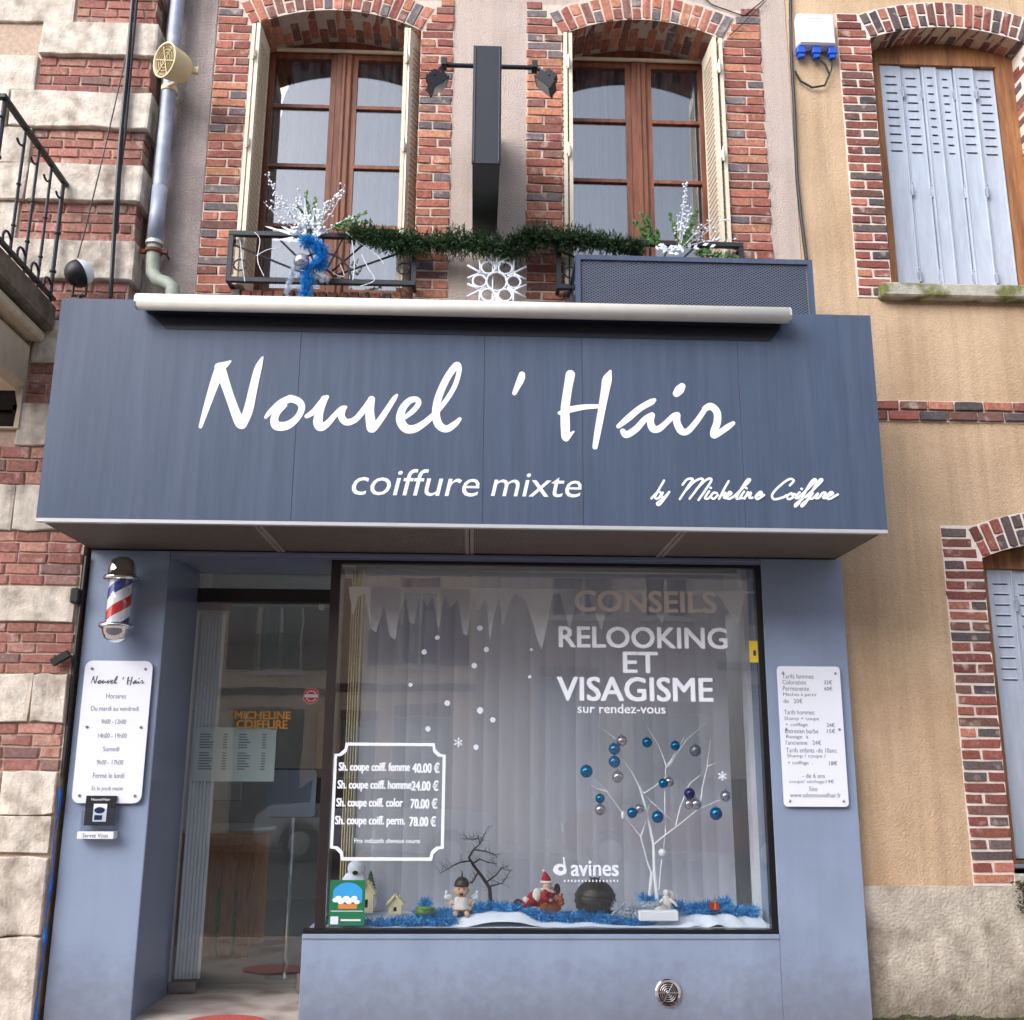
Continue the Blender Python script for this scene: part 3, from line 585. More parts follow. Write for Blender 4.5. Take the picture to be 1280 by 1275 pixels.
def closed_shutters(x0, x1, z0, z1, y, rise, o, zc, rr, widths, fr=.11):
    b = BM(); inn, *_ = arcpts(o[0], o[1], zc, rr, 10)
    plate(b, [(o[0], z0-.03)]+inn+[(o[1], z0-.03)], [[(x0, z0-.01), (x0, z1), (x1, z1), (x1, z0-.01)]], y-.0, y+.08)
    fr_ = obj('window_frame', b, M['woodb'], rh)
    b = BM(); box(b, o[0], o[1], y+.2, y+.22, z0-.05, z1+.2); obj('backing', b, M['dark'], fr_)
    x = x0+.004; tot = sum(widths); n = len(widths)
    for i, wd in enumerate(widths):
        xe = x+(x1-x0-.008)*wd/tot; yy = y+.02+(.018 if i % 2 else 0)
        slots = []; k = 0
        sl0, sl1 = x+.045, xe-.045
        if wd < .9: sl0, sl1 = (x+xe)/2-.022, (x+xe)/2+.022
        zt = z1-.1
        for k in range(10):
            slots.append([(sl0, zt-k*.077-.016), (sl0, zt-k*.077), (sl1, zt-k*.077), (sl1, zt-k*.077-.016)])
        b = BM(); plate(b, [(x+.003, z0), (x+.003, z1-.004), (xe-.003, z1-.004), (xe-.003, z0)], slots, yy, yy+.022)
        p_ = obj('shutter_panel', b, M['shutw'], fr_)
        for k in range(10):
            b = BM(); obox(b, ((sl0+sl1)/2, yy-.004, zt-k*.077-.002), Vector((1, 0, 0)), Vector((0, .7, .7)), Vector((0, -.7, .7)), sl1-sl0, .016, .004); obj('louvre', b, M['shutw'], fr_)
        b = BM()
        for xx in (x+.012, xe-.012): box(b, xx-.008, xx+.008, yy-.008, yy-.0005, z0+.01, z1-.015, .003)
        obj('edge_trim', b, M['shutw'], fr_)
        if i in (0, 1, 3, 4):
            for z in (z0+.17*(z1-z0)*.55, z0+.45*(z1-z0), z1-.26):
                b = BM(); tube(b, [(xe, yy-.014, z-.05), (xe, yy-.014, z+.05)], .009, 6); ball(b, (xe, yy-.014, z+.06), .011, 6); box(b, xe-.02, xe+.02, yy-.012, yy-.009, z-.03, z+.03); obj('hinge', b, M['zinc'], fr_)
        x = xe
closed_shutters(3.29, 4.275, 5.15, 7.26, .2, 0, O3, C3, R3, (1.1, 1.05, .8, .85, 1.05, 1.1))
closed_shutters(3.735, 4.82, .98, 3.0, .16, 0, O4, C4, R4, (1.1, 1.05, .8, .85, 1.05, 1.1))
b = BM()
for i in range(260):
    a = random.uniform(0, 6.28); r = random.gauss(0, .035); p = Vector((3.655+r, -.09+random.uniform(-.03, .03), .80+random.uniform(-.13, .06))); d = Vector((random.uniform(-1, 1), random.uniform(-1, 0), random.uniform(-1, .4))).normalized()*.022; n = d.orthogonal().normalized()*.008
    quad(b, p-n, p+d*.5-n, p+d, p+n)
stuff_p = obj('trailing_plant', b, M['moss']); tag(stuff_p, 'dark green plant tuft hanging at the corner of the lower right window', 'plant')
def lattice(bm, u0, u1, v0, v1, du, slope, wd, f, th=.003):
    "crossed diagonal strips clipped to the rectangle u0..u1, v0..v1; f(u, v, depth) -> point"
    H = v1-v0
    for sg in (1, -1):
        k = u0-(H/slope); 
        while k < u1+H/slope:
            # line u = k + sg*(v-v0)/slope
            va, vb = v0, v1; us = lambda v: k+sg*(v-v0)/slope
            if sg > 0: va = max(va, v0+(u0-k)*slope); vb = min(vb, v0+(u1-k)*slope)
            else: va = max(va, v0+(k-u1)*slope); vb = min(vb, v0+(k-u0)*slope)
            if vb-va > .004:
                d = 0 if sg > 0 else th
                pa, pb = (us(va), va), (us(vb), vb)
                quad(bm, f(pa[0]-wd/2, pa[1], d), f(pb[0]-wd/2, pb[1], d), f(pb[0]+wd/2, pb[1], d), f(pa[0]+wd/2, pa[1], d))
            k += du
# ================================================================== SIGN BOX
sg = thing('shop_sign', 'large blue fascia box sign with white handwritten shop name above the salon', 'shop sign', (0, 0, 0))
SX0, SX1, SZ0, SZ1, SY = -2.668, 2.572, 3.014, 4.47, -.95
bm = BM(); box(bm, SX0+.005, SX1-.005, SY+.012, -.02, SZ0+.02, SZ1-.004); obj('box_body', bm, M['fascia'], sg)
seams = [SX0, at(372, 500, SY)[0], at(605, 500, SY)[0], at(728, 500, SY)[0], at(925, 500, SY)[0], SX1]
for a, b_ in zip(seams[:-1], seams[1:]):
    bm = BM(); box(bm, a+(0 if a == SX0 else .001), b_-(0 if b_ == SX1 else .001), SY, SY+.0115, SZ0+.012, SZ1, .0008); obj('fascia_panel', bm, M['fascia'], sg)
bm = BM(); box(bm, SX0, SX1, SY-.004, SY+.035, SZ0-.012, SZ0+.0115, .002); obj('edge_trim', bm, M['alu'], sg)
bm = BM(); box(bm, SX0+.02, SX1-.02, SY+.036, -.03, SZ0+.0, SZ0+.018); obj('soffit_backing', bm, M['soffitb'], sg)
sbar = [SX0+.02]+[at(px, py, -.5)[0] for px, py in ((338, 672), (587, 675), (838, 681))]+[SX1-.02]
for a, b_ in zip(sbar[:-1], sbar[1:]):
    bm = BM(); lattice(bm, a+.02, b_-.02, SY+.04, -.1, .03, .55, .009, lambda u, v, d: Vector((u, v, SZ0-.004-d))); obj('soffit_panel', bm, M['soffit'], sg)
for x in sbar[1:-1]:
    bm = BM(); box(bm, x-.028, x-.004, SY+.037, -.09, SZ0-.011, SZ0-.0005); box(bm, x+.004, x+.028, SY+.037, -.09, SZ0-.011, SZ0-.0005); obj('soffit_bar', bm, M['soffit'], sg)
def strokes(parent, st, fn, y, m, name, grow=1.0):
    for nm, ss in st.items():
        bm = BM()
        for k, s_ in enumerate(ss):
            pts = []
            for p in s_:
                x, z, wd = fn(p); pts.append((x, z, wd*grow))
            brush(bm, pts, y, k)
        obj(name or nm, bm, m, parent)
def onplane(conv, Y):
    def f(p):
        px, py, wp = conv(p); x, z = at(px, py, Y); x2, _ = at(px+1, py, Y); return x, z, wp*(x2-x)
    return f
strokes(sg, ST1, onplane(sx1, SY), SY, M['white'], None, .93); strokes(sg, ST2, onplane(sx2, SY), SY, M['white'], None, .93)
bm = BM()
for k, s_ in enumerate(ST3): brush(bm, [onplane(sx3, SY)(p) for p in s_], SY, k % 9)
obj('script_lettering', bm, M['white'], sg)
textpx(sg, 'coiffure', (441, 585), (599, 621), SY-.0005, M['white'], shear=.2, bold=.004)
textpx(sg, 'mixte', (614, 591), (727, 622), SY-.0005, M['white'], shear=.2, bold=.004)
# awning cassette on the top edge of the sign
aw = thing('awning_cassette', 'long cream rolled awning cassette along the top edge of the blue sign', 'awning', (0, -1.04, 4.4))
AX0, AX1 = -2.14, 1.986
bm = BM(); prof = [(-1.03, 4.362), (-1.07, 4.352), (-1.1, 4.36), (-1.118, 4.385), (-1.118, 4.42), (-1.1, 4.445), (-1.06, 4.456), (-.955, 4.47), (-.955, 4.44)]
for i in range(len(prof)): pass
va = [bm.verts.new((AX0, y, z)) for y, z in prof]; vb = [bm.verts.new((AX1, y, z)) for y, z in prof]
for i in range(len(prof)):
    j = (i+1) % len(prof); f = bm.faces.new((va[i], va[j], vb[j], vb[i])); f.smooth = True
bm.faces.new(va[::-1]); bm.faces.new(vb); bmesh.ops.recalc_face_normals(bm, faces=bm.faces[:])
obj('housing', bm, M['cream'], aw)
bm = BM(); box(bm, AX0+.03, AX1-.03, -1.035, -.956, 4.366, 4.43, .004); obj('underside_shade', bm, M['darkn'], aw)  # cassette underside, its shade put into the dark colour
for x in (AX0-.012, AX1): 
    bm = BM(); vs = [bm.verts.new((x, y*1.0, z)) for y, z in prof]; ws = [bm.verts.new((x+.012, y, z)) for y, z in prof]
    bm.faces.new(vs[::-1]); bm.faces.new(ws)
    for i in range(len(prof)): j = (i+1) % len(prof); bm.faces.new((vs[i], vs[j], ws[j], ws[i]))
    obj('end_cap', bm, M['alu'], aw)
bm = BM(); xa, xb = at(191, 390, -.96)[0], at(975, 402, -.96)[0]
plate(bm, [(xa, 4.47), (xa, 4.36), (xa+.09, 4.272), (xb-.07, 4.272), (xb, 4.36), (xb, 4.47)], [], -.9545, -.9505); obj('shade_plate', bm, M['darkn'], aw)  # dark tapered plate painted as the cassette's shadow on the fascia
# ================================================================== SHOPFRONT
sf = thing('shopfront', 'grey blue panelled shopfront with two pillars and a low panelled wall under the window', 'shopfront', (0, 0, 0))
bm = BM(); box(bm, -2.63, -2.098, -.1, .72, 0, 2.999, .002); obj('pillar', bm, M['paint'], sf)
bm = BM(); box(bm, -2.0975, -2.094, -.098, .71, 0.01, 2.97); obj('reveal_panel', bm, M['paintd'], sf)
bm = BM(); box(bm, 2.0, 2.57, -.1, .3, 0, 2.999, .002); obj('pillar', bm, M['paint'], sf)
bm = BM(); box(bm, -1.062, 1.999, -.098, .36, 0, .532, .003); obj('stall_riser', bm, M['paint'], sf)
bm = BM(); box(bm, -1.062, 1.999, -.106, -.0985, .505, .5315, .002); obj('riser_trim', bm, M['paint'], sf)
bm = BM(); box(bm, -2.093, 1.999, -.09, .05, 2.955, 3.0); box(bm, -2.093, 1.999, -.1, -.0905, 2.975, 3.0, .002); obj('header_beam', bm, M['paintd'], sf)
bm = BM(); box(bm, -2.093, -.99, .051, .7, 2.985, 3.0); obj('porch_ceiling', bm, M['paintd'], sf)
# foam strip and cable down the left side of the shopfront
b = BM()
pts = []
for i in range(24):
    z = .02+i*.1; x = -2.652-.006*(1 if z < 1.3 else .2)+random.uniform(-.008, .006); pts.append((x, -.14, z))
tube(b, pts[:15], [.006+random.uniform(-.003, .009) for _ in pts[:15]], 6); tag(obj('membrane_strip', b, M['foam']), 'torn blue membrane strip between the stone wall and the left pillar', 'membrane')
b = BM(); tube(b, [(-2.648, -.13, 2.95), (-2.652, -.14, 2.4), (-2.652, -.14, 2.28), (-2.652, -.13, 1.9), (-2.655, -.125, 1.5)], .014, 6)
box(b, -2.71, -2.65, -.19, -.13, 2.62, 2.72, .01); obox(b, (-2.72, -.2, 2.25), Vector((.8, 0, .5)).normalized(), Vector((0, 1, 0)), Vector((-.5, 0, .8)).normalized(), .12, .05, .045)
tag(obj('black_cable', b, M['black']), 'black cable with a small connector box running down beside the left pillar', 'cable')
# ventilation grille in the riser
vg = thing('vent_grille', 'round chrome ventilation grille in the low blue wall', 'vent', (1.265, -.1, .185))
b = BM(); lathe(b, [(.062, 0), (.08, .002), (.084, .008), (.078, .014), (.064, .012)], (1.265, -.099, .185), (0, -1, 0), 32, cap=False); obj('rim', b, M['chrome'], vg)
b = BM(); lathe(b, [(.066, 0), (.066, .002)], (1.265, -.0985, .185), (0, -1, 0), 24); obj('dark_duct', b, M['black'], vg)
b = BM()
for r in (.014, .027, .04, .052): tube(b, [(1.265+r*math.cos(t), -.106, .185+r*math.sin(t)) for t in [i*math.pi/12 for i in range(25)]], .0019, 5, cap=False)
for k in range(6): t = k*math.pi/3; tube(b, [(1.265, -.106, .185), (1.265+.064*math.cos(t), -.105, .185+.064*math.sin(t))], .0028, 5)
lathe(b, [(.008, 0), (.004, .004)], (1.265, -.108, .185), (0, -1, 0), 10); obj('grille', b, M['steel'], vg)
# ------------------------------------------------------------------ display window
dw = thing('display_window', 'large shop window in a thin black frame with white lettering on the glass', 'window', (0, 0, 0))
GX0, GX1, GZ0, GZ1, GY = -.985, 1.998, .534, 2.954, -.078
bm = BM(); box(bm, -1.06, GX1, GY-.018, GY+.05, GZ0, .560, .003); obj('frame_sill', bm, M['frame'], dw)
bm = BM(); box(bm, GX0-.005, -.925, GY-.012, GY+.045, .5605, GZ1, .003); obj('frame_post', bm, M['framebr'], dw)
bm = BM(); box(bm, 1.955, GX1, GY-.012, GY+.045, .5605, GZ1, .003); obj('frame_post', bm, M['frame'], dw)
bm = BM(); box(bm, -.9245, 1.9545, GY-.01, GY+.04, 2.93, GZ1, .003); obj('frame_head', bm, M['frame'], dw)
bm = BM(); box(bm, -.924, 1.9545, GY, GY+.006, .5605, 2.9295); pane = obj('glass_pane', bm, M['glass'], dw)
bm = BM(); box(bm, -.966, -.960, GY+.05, .69, .5605, 2.93); obj('side_pane', bm, M['glass'], dw)
bm = BM(); box(bm, -1.0, -.93, .65, .72, .0, 2.954, .003); obj('door_post', bm, M['framebr'], dw)
bm = BM(); box(bm, -1.0, -.93, GY+.05, .649, .5, .56); obj('side_sill', bm, M['frame'], dw)
bm = BM(); box(bm, -1.0, -.935, GY+.05, .649, 0, .499); obj('side_riser', bm, M['paint'], dw)
FY = GY-.0008
textpx(pane, 'CONSEILS', (719, 738), (895, 766), FY, M['whitef'], bold=.025)
textpx(pane, 'RELOOKING', (699, 783), (909, 811), FY, M['white'], bold=.02)
textpx(pane, 'ET', (779, 815), (822, 841), FY, M['white'], bold=.02)
textpx(pane, 'VISAGISME', (697, 846), (891, 877), FY, M['white'], bold=.02)
textpx(pane, 'sur rendez-vous', (722, 880), (832, 892), FY, M['white'], bold=.012)
for i, (s_, pr) in enumerate((('Sh. coupe coiff. femme', '40.00 €'), ('Sh. coupe coiff. homme', '24.00 €'), ('Sh. coupe coiff. color', '70.00 €'), ('Sh. coupe coiff. perm.', '78.00 €'))):
    y = 953+i*22.3; x0 = 424-i*1.5; xe = (512, 514, 503, 506)[i]
    textpx(pane, s_, (x0, y), (xe, y+14), FY, M['white'], bold=.03); textpx(pane, pr, (516-i*1.2, y+.5), (549-i*1.5, y+13), FY, M['white'], bold=.03)
textpx(pane, 'Prix indicatifs cheveux courts', (443, 1048), (525, 1054), FY, M['white'], bold=.01)
x0, z1 = at(416, 928, FY); x1, z0 = at(558, 1076, FY); x1 = at(556, 1000, FY)[0]; x0 = at(415, 1000, FY)[0]
def notch(x0, x1, z0, z1, c): return [(x0+c, z1), (x1-c, z1), (x1-c*.9, z1-c*.55), (x1-c*.45, z1-c*.95), (x1, z1-c), (x1, z0+c), (x1-c*.45, z0+c*.95), (x1-c*.9, z0+c*.55), (x1-c, z0), (x0+c, z0), (x0+c*.9, z0+c*.55), (x0+c*.45, z0+c*.95), (x0, z0+c), (x0, z1-c), (x0+c*.45, z1-c*.95), (x0+c*.9, z1-c*.55)]
b = BM(); plate(b, notch(x0, x1, z0, z1, .075), [notch(x0+.02, x1-.02, z0+.02, z1-.02, .07)], FY-.0008, FY); obj('price_frame_film', b, M['white'], pane)
# brand mark of hair products at the bottom of the glass
b = BM(); cx, cz = at(700, 1087, FY); r = .036
ring = [(cx+r*1.25*math.cos(t), cz+r*math.sin(t)) for t in [i*math.pi/12 for i in range(24)]]; hole = [(cx+.006+r*.5*math.cos(t), cz+.004+r*.36*math.sin(t)) for t in [i*math.pi/8 for i in range(16)]]
plate(b, ring, [hole], FY-.0008, FY); brush(b, [(cx+.034, cz-.02, .012), (cx+.03, cz+.03, .012), (cx+.024, cz+.075, .008)], FY-.001, 2); obj('logo_mark', b, M['whitet'], pane)
textpx(pane, 'avines', (714, 1076), (773, 1095), FY, M['whitet'], bold=.02)
b = BM()
for i in range(16):
    x, z = at(706+i*4.4, 1101, FY); box(b, x-.0045, x+.0045, FY-.0008, FY, z-.007, z+.007)
obj('small_print', b, M['whitet'], pane)
# frost and icicle film along the top of the glass, snow dots and snowflakes
tips = [(436, 738), (441, 770), (448, 745), (456, 742), (463, 785), (470, 790), (480, 755), (487, 795), (494, 800), (500, 760), (507, 745), (512, 778), (518, 780), (525, 742), (534, 758), (541, 745), (548, 790), (556, 742), (563, 760), (572, 748), (579, 792), (584, 795), (591, 742), (598, 765), (608, 745), (612, 800), (617, 772), (624, 745), (628, 782), (640, 745), (648, 742), (656, 750), (664, 770), (672, 800), (677, 812), (682, 792), (690, 745), (700, 742), (712, 788), (722, 745), (735, 742), (752, 788), (764, 742), (790, 745), (806, 742), (828, 780), (840, 745), (870, 744), (900, 745), (918, 776), (924, 778), (932, 742), (944, 742)]
pl = [at(x, y, FY) for x, y in tips]; zt = at(700, 738, FY)[1]+.01
b = BM(); lo = [(x, min(z, zt-.012)) for x, z in pl]
plate(b, [(lo[0][0], zt), (lo[-1][0], zt)]+lo[::-1], [], GY+.0065, GY+.0072); obj('icicle_film', b, M['ice'], pane)
for px, py, r in ((547, 797, .016), (530, 815, .018), (600, 785, .019), (608, 812, .018), (593, 832, .019), (559, 879, .019), (600, 888, .022), (616, 900, .018), (535, 911, .018), (595, 934, .019), (513, 856, .014), (662, 846, .012), (664, 812, .01)):
    b = BM(); cx, cz = at(px, py, FY); plate(b, [(cx+r*math.cos(t)*random.uniform(.85, 1.1), cz+r*math.sin(t)*random.uniform(.85, 1.1)) for t in [i*math.pi/6 for i in range(12)]], [], FY-.0008, FY); obj('snow_dot', b, M['whitet'], pane)
for px, py, r in ((573, 928, .03), (903, 970, .03)):
    b = BM(); cx, cz = at(px, py, FY)
    for k in range(6):
        t = k*math.pi/3+.5; brush(b, [(cx, cz, .006), (cx+r*.5*math.cos(t), cz+r*.5*math.sin(t), .009), (cx+r*math.cos(t), cz+r*math.sin(t), .006)], FY, k)
        for s_ in (-.6, .6): brush(b, [(cx+r*.5*math.cos(t), cz+r*.5*math.sin(t), .005), (cx+r*.5*math.cos(t)+r*.35*math.cos(t+s_), cz+r*.5*math.sin(t)+r*.35*math.sin(t+s_), .004)], FY, k+7)
    obj('snowflake_film', b, M['whitet'], pane)
def card(p0, p1, y, m, th=.002, name='card', parent=None):
    x0, z1 = at(p0[0], p0[1], y); x1, z0 = at(p1[0], p1[1], y); b = BM(); box(b, x0, x1, y-th, y, z0, z1); return obj(name, b, m, parent), (x0, x1, z0, z1)
st, r_ = card((936, 801), (948, 828), FY, M['yellowf'], name='yellow_sticker', parent=pane)
b = BM(); ball(b, ((r_[0]+r_[1])/2+.006, FY-.0024, (r_[2]+r_[3])/2-.01), .012, 8, sc=(1, .05, 1.8)); obj('sticker_mark', b, M['ink'], pane)
pc, (x0, x1, z0, z1) = card((413, 1100), (455, 1157), FY, M['greenf'], .003)
pc.name = 'window_card'; tag(pc, 'green card with a blue arched snow picture stuck low on the left of the glass', 'card')
b = BM(); h = z1-z0; wdd = x1-x0; ap, *_ = arcpts(x0+wdd*.1, x1-wdd*.08, z1-h*.22, h*.17, 10); plate(b, [(x0+wdd*.1, z0+h*.5)]+ap+[(x1-wdd*.08, z0+h*.5)], [], FY-.0042, FY-.0031); obj('picture', b, M['bluef'], pc)
b = BM()
for i in range(9): ball(b, (x0+wdd*(.18+.075*i), FY-.0044, z0+h*(.56+.05*math.sin(i*2.1))), h*.06, 8, sc=(1.3, .03, .8))
ap2, *_ = arcpts(x0+wdd*.07, x1-wdd*.05, z1-h*.22, h*.19, 10)
obj('snow_print', b, M['white'], pc)
b = BM(); box(b, x0+wdd*.25, x1-wdd*.22, FY-.0042, FY-.0031, z0+h*.37, z0+h*.47); obj('orange_print', b, M['orangef'], pc)
b = BM(); box(b, x0+wdd*.05, x0+wdd*.27, FY-.0042, FY-.0031, z0+h*.03, z0+h*.2); box(b, x0+wdd*.34, x1-wdd*.1, FY-.0042, FY-.0031, z0+h*.1, z0+h*.14); box(b, x0+wdd*.05, x1-wdd*.05, FY-.0042, FY-.0031, z0+h*.31, z0+h*.325); obj('white_print', b, M['whitet'], pc)
# ------------------------------------------------------------------ glass door
DY = .70
gd = thing('glass_door', 'clear glass salon door with metal patch fittings and gold lettering', 'door', (-1.54, DY, 0))
bm = BM(); box(bm, -2.07, -1.01, DY, DY+.010, .05, 2.735); leafd = obj('glass_leaf', bm, M['glassd'], gd)
bm = BM(); box(bm, -2.085, -1.84, DY-.014, DY+.022, 2.70, 2.765, .004); obj('patch_fitting', bm, M['steel'], gd)
bm = BM(); box(bm, -2.09, -1.9, DY-.014, DY+.022, .035, .10, .004); obj('patch_fitting', bm, M['steel'], gd)
bm = BM(); box(bm, -1.205, -1.012, DY-.016, DY+.022, .035, .155, .004); lk = obj('lock_plate', bm, M['steel'], gd)
bm = BM(); lathe(bm, [(.03, 0), (.03, .008), (.02, .012)], (-1.1, DY-.016, .1), (0, -1, 0), 16); box(bm, -1.104, -1.096, DY-.032, DY-.028, .08, .12); obj('keyhole', bm, M['black'], lk)
textpx(leafd, 'MICHELINE', (294, 889), (363, 899), DY-.0008, M['gold'], bold=.03); textpx(leafd, 'COIFFURE', (296, 900), (359, 911), DY-.0008, M['gold'], bold=.03)
b = BM(); x, z = at(389, 870, DY); lathe(b, [(.062, 0), (.062, .0015)], (x, DY-.0005, z), (0, -1, 0), 32); rs = obj('round_sticker', b, M['redf'], leafd)
b = BM(); box(b, x-.05, x+.05, DY-.0032, DY-.0022, z-.011, z+.013)
for rr in (.057,): tube(b, [(x+rr*math.cos(t), DY-.0028, z+rr*math.sin(t)) for t in [i*math.pi/16 for i in range(33)]], .0022, 4, cap=False)
for k in range(14):
    t = k*math.pi/7+.2
    if abs(math.sin(t)) > .35: box(b, x+.038*math.cos(t)-.005, x+.038*math.cos(t)+.005, DY-.0032, DY-.0022, z+.038*math.sin(t)-.006, z+.038*math.sin(t)+.006)
obj('sticker_print', b, M['whitet'], leafd)
b = BM(); xx, zz_ = at(402, 759, DY); box(b, xx-.022, xx+.022, DY-.002, DY-.0005, zz_-.022, zz_+.022); obj('small_sticker', b, M['paper'], leafd)
# two paper notices behind the door glass
x0, z1 = at(245, 909, DY+.02); x1, z0 = at(342, 977, DY+.02)
b = BM(); box(b, x0, x1, DY+.018, DY+.020, z0, z1); s_ = obj('paper_notice', b, M['paper']); tag(s_, 'wide white paper notice with two columns taped behind the door glass', 'notice')
b = BM(); rn = random.Random(4)
for i in range(13):
    zz2 = z1-.05-i*.019-(.02 if i > 5 else 0)
    for q0, q1, q2 in ((.06, .2, .4), (.54, .66, .88)):
        a_, e = x0+(x1-x0)*q0, x0+(x1-x0)*(q1+rn.uniform(-.03, .04)); box(b, a_, e, DY+.0168, DY+.0176, zz2-.004, zz2+.004); g_ = x0+(x1-x0)*q2; box(b, g_-.03, g_, DY+.0168, DY+.0176, zz2-.004, zz2+.004)
obj('printed_lines', b, M['inkl'], s_)
# folded blind slats hanging behind the door edge
fb = thing('stacked_blind', 'pale stack of folded vertical blind slats standing at the left of the door', 'blind', (-1.97, .78, .05))
for k in range(7):
    b = BM(); box(b, -2.062+k*.025, -2.04+k*.025, .728+k*.003, .75+k*.003, .11, 2.68, .004); obj('slat', b, M['blind'], fb)
bm = BM(); box(bm, -2.093, -1.0, DY-.02, DY+.08, 2.77, 2.87); obj('transom_bar', bm, M['framebr'], gd)
bm = BM(); box(bm, -2.0, -1.0, DY+.02, DY+.026, 2.87, 3.0); obj('transom_pane', bm, M['glassd'], gd)
bm = BM(); box(bm, -2.097, -1.06, -.3, .9, 0.001, .02, .003); structure(obj('doorstep', bm, M['pave']))
b = BM(); lathe(b, [(.215, 0), (.225, .008), (.21, .014)], (-1.55, -.16, .0), (0, 0, 1), 40)
for v in b.verts: v.co = Vector((-1.5+(v.co.x+1.55)*1.15, -.14+(v.co.y+.16)*.8, v.co.z+.0205))
tag(obj('doormat', b, M['redmat']), 'red oval doormat on the pavement before the salon door', 'doormat')
# ------------------------------------------------------------------ salon interior
def room(name, x0, x1, y0, y1, z0, z1, m): b = BM(); box(b, x0, x1, y0, y1, z0, z1); return structure(obj(name, b, m))
room('salon_floor', -3.2, 2.5, .72, 6, -.1, .012, M['tile']); b = BM()
for q in ((-3.2, 2.5, .51, 2.4), (-3.2, -.2, 2.4, 6), (2.2, 2.5, 2.4, 6), (-.2, 2.2, 5.8, 6)): box(b, q[0], q[1], q[2], q[3], 3.02, 3.1)  # unseen skylight gap, added to bring daylight into the salon
structure(obj('salon_ceiling', b, M['wallin']))
room('salon_wall', -3.3, -3.201, .72, 6.1, 0, 3.09, M['wallin']); room('salon_wall', 2.45, 2.55, .31, 6, 0, 3.019, M['wallin']); b = BM(); plate(b, [(-3.2, 0), (2.449, 0), (2.449, 3.019), (-3.2, 3.019)], [[(.5, .4), (.5, 2.85), (2.35, 2.85), (2.35, .4)]], 5.9, 6); structure(obj('salon_wall', b, M['wallin']))  # opening in the rear wall is added, out of view, to brighten the room
room('salon_wall', -3.2, -2.099, .722, .8, 0, 3.019, M['wallin']); room('display_floor', -.93, 2.44, -.03, .62, .50, .5605, M['snowm']); room('display_floor', -.93, 2.44, .361, .62, .0, .499, M['wallin'])
room('doorway_step', -2.09, -1.01, .90, .94, .021, .05, M['steel'])
# pedestal terminal
pd = thing('pedestal_terminal', 'grey square terminal on a chrome pole inside the doorway', 'terminal', (-1.4, 1.36, .01))
x0, z1 = at(333, 962, 1.3); x1, z0 = at(393, 1021, 1.3)
b = BM(); plate(b, rrect(x0, x1, z0, z1, .03), [], 1.3, 1.33); obj('panel', b, M['screen'], pd)
b = BM(); plate(b, rrect(x0+.02, x1+.05, z0-.01, z1+.01, .03), [], 1.331, 1.38); obj('black_back', b, M['black'], pd)
xp = at(362, 1100, 1.36)[0]
b = BM(); tube(b, [(xp, 1.36, .02), (xp, 1.36, z0+.02)], .02, 12); obj('pole', b, M['chrome'], pd)
b = BM(); lathe(b, [(.15, 0), (.15, .008), (.03, .03)], (xp, 1.36, .013), (0, 0, 1), 28); obj('base', b, M['steel'], pd)
# wooden pallet stand with green stems, basket and shelf behind
cr = thing('pallet_stand', 'brown wooden pallet board stand with green stems inside the door', 'stand', (-1.85, 2.1, .012))
xl, xr = at(252, 1150, 2.1)[0], at(314, 1150, 2.1)[0]
for k in range(3):
    wdd = (xr-xl)/3; b = BM(); box(b, xl+k*wdd+.012, xl+(k+1)*wdd-.012, 2.1, 2.12, .02, .86, .004); obj('board', b, M['crate'], cr)
b = BM(); box(b, xl+.01, xr-.01, 2.125, 2.15, .2, .27); box(b, xl, xr, 2.125, 2.15, .7, .77); obj('crossbar', b, M['crate'], cr)
for k in (1, 2):
    b = BM(); x = xl+k*(xr-xl)/3; tube(b, [(x, 2.08, .03), (x+.01, 2.07, .3), (x-.004, 2.08, .58)], .011, 6)
    for z in (.1, .2, .3, .4, .5): lathe(b, [(.011, 0), (.015, .006), (.011, .012)], (x+.004, 2.075, z), (0, 0, 1), 6)
    obj('green_stem', b, M['fern'], cr)
cb = thing('reception_desk', 'rounded brown reception desk with cream top deep inside the salon', 'desk', (-1.9, 2.6, .012))
b = BM(); lathe(b, [(.42, 0), (.42, .95), (.40, .955)], (-2.3, 3.0, .012), (0, 0, 1), 32); obj('curved_front', b, M['crate'], cb)
b = BM(); lathe(b, [(.47, 0), (.48, .02), (.47, .04)], (-2.3, 3.0, .97), (0, 0, 1), 32); obj('desk_top', b, M['cream'], cb)
b = BM(); box(b, -1.2, -1.0, 1.7, 2.3, .012, 1.9, .01); cab = obj('grey_cabinet', b, M['screen']); tag(cab, 'tall dark grey cabinet inside the salon beside the window', 'cabinet')
b = BM(); box(b, -2.95, -2.35, 3.9, 3.95, 1.2, 2.1, .01); mr_ = obj('wall_mirror', b, M['chrome']); tag(mr_, 'framed mirror on the wall deep inside the salon', 'mirror')
b = BM(); box(b, -1.9, -1.2, 5.85, 5.895, 1.25, 2.2, .01); mr_ = obj('salon_picture', b, M['opptan']); tag(mr_, 'brown framed picture on the back wall of the salon', 'picture')
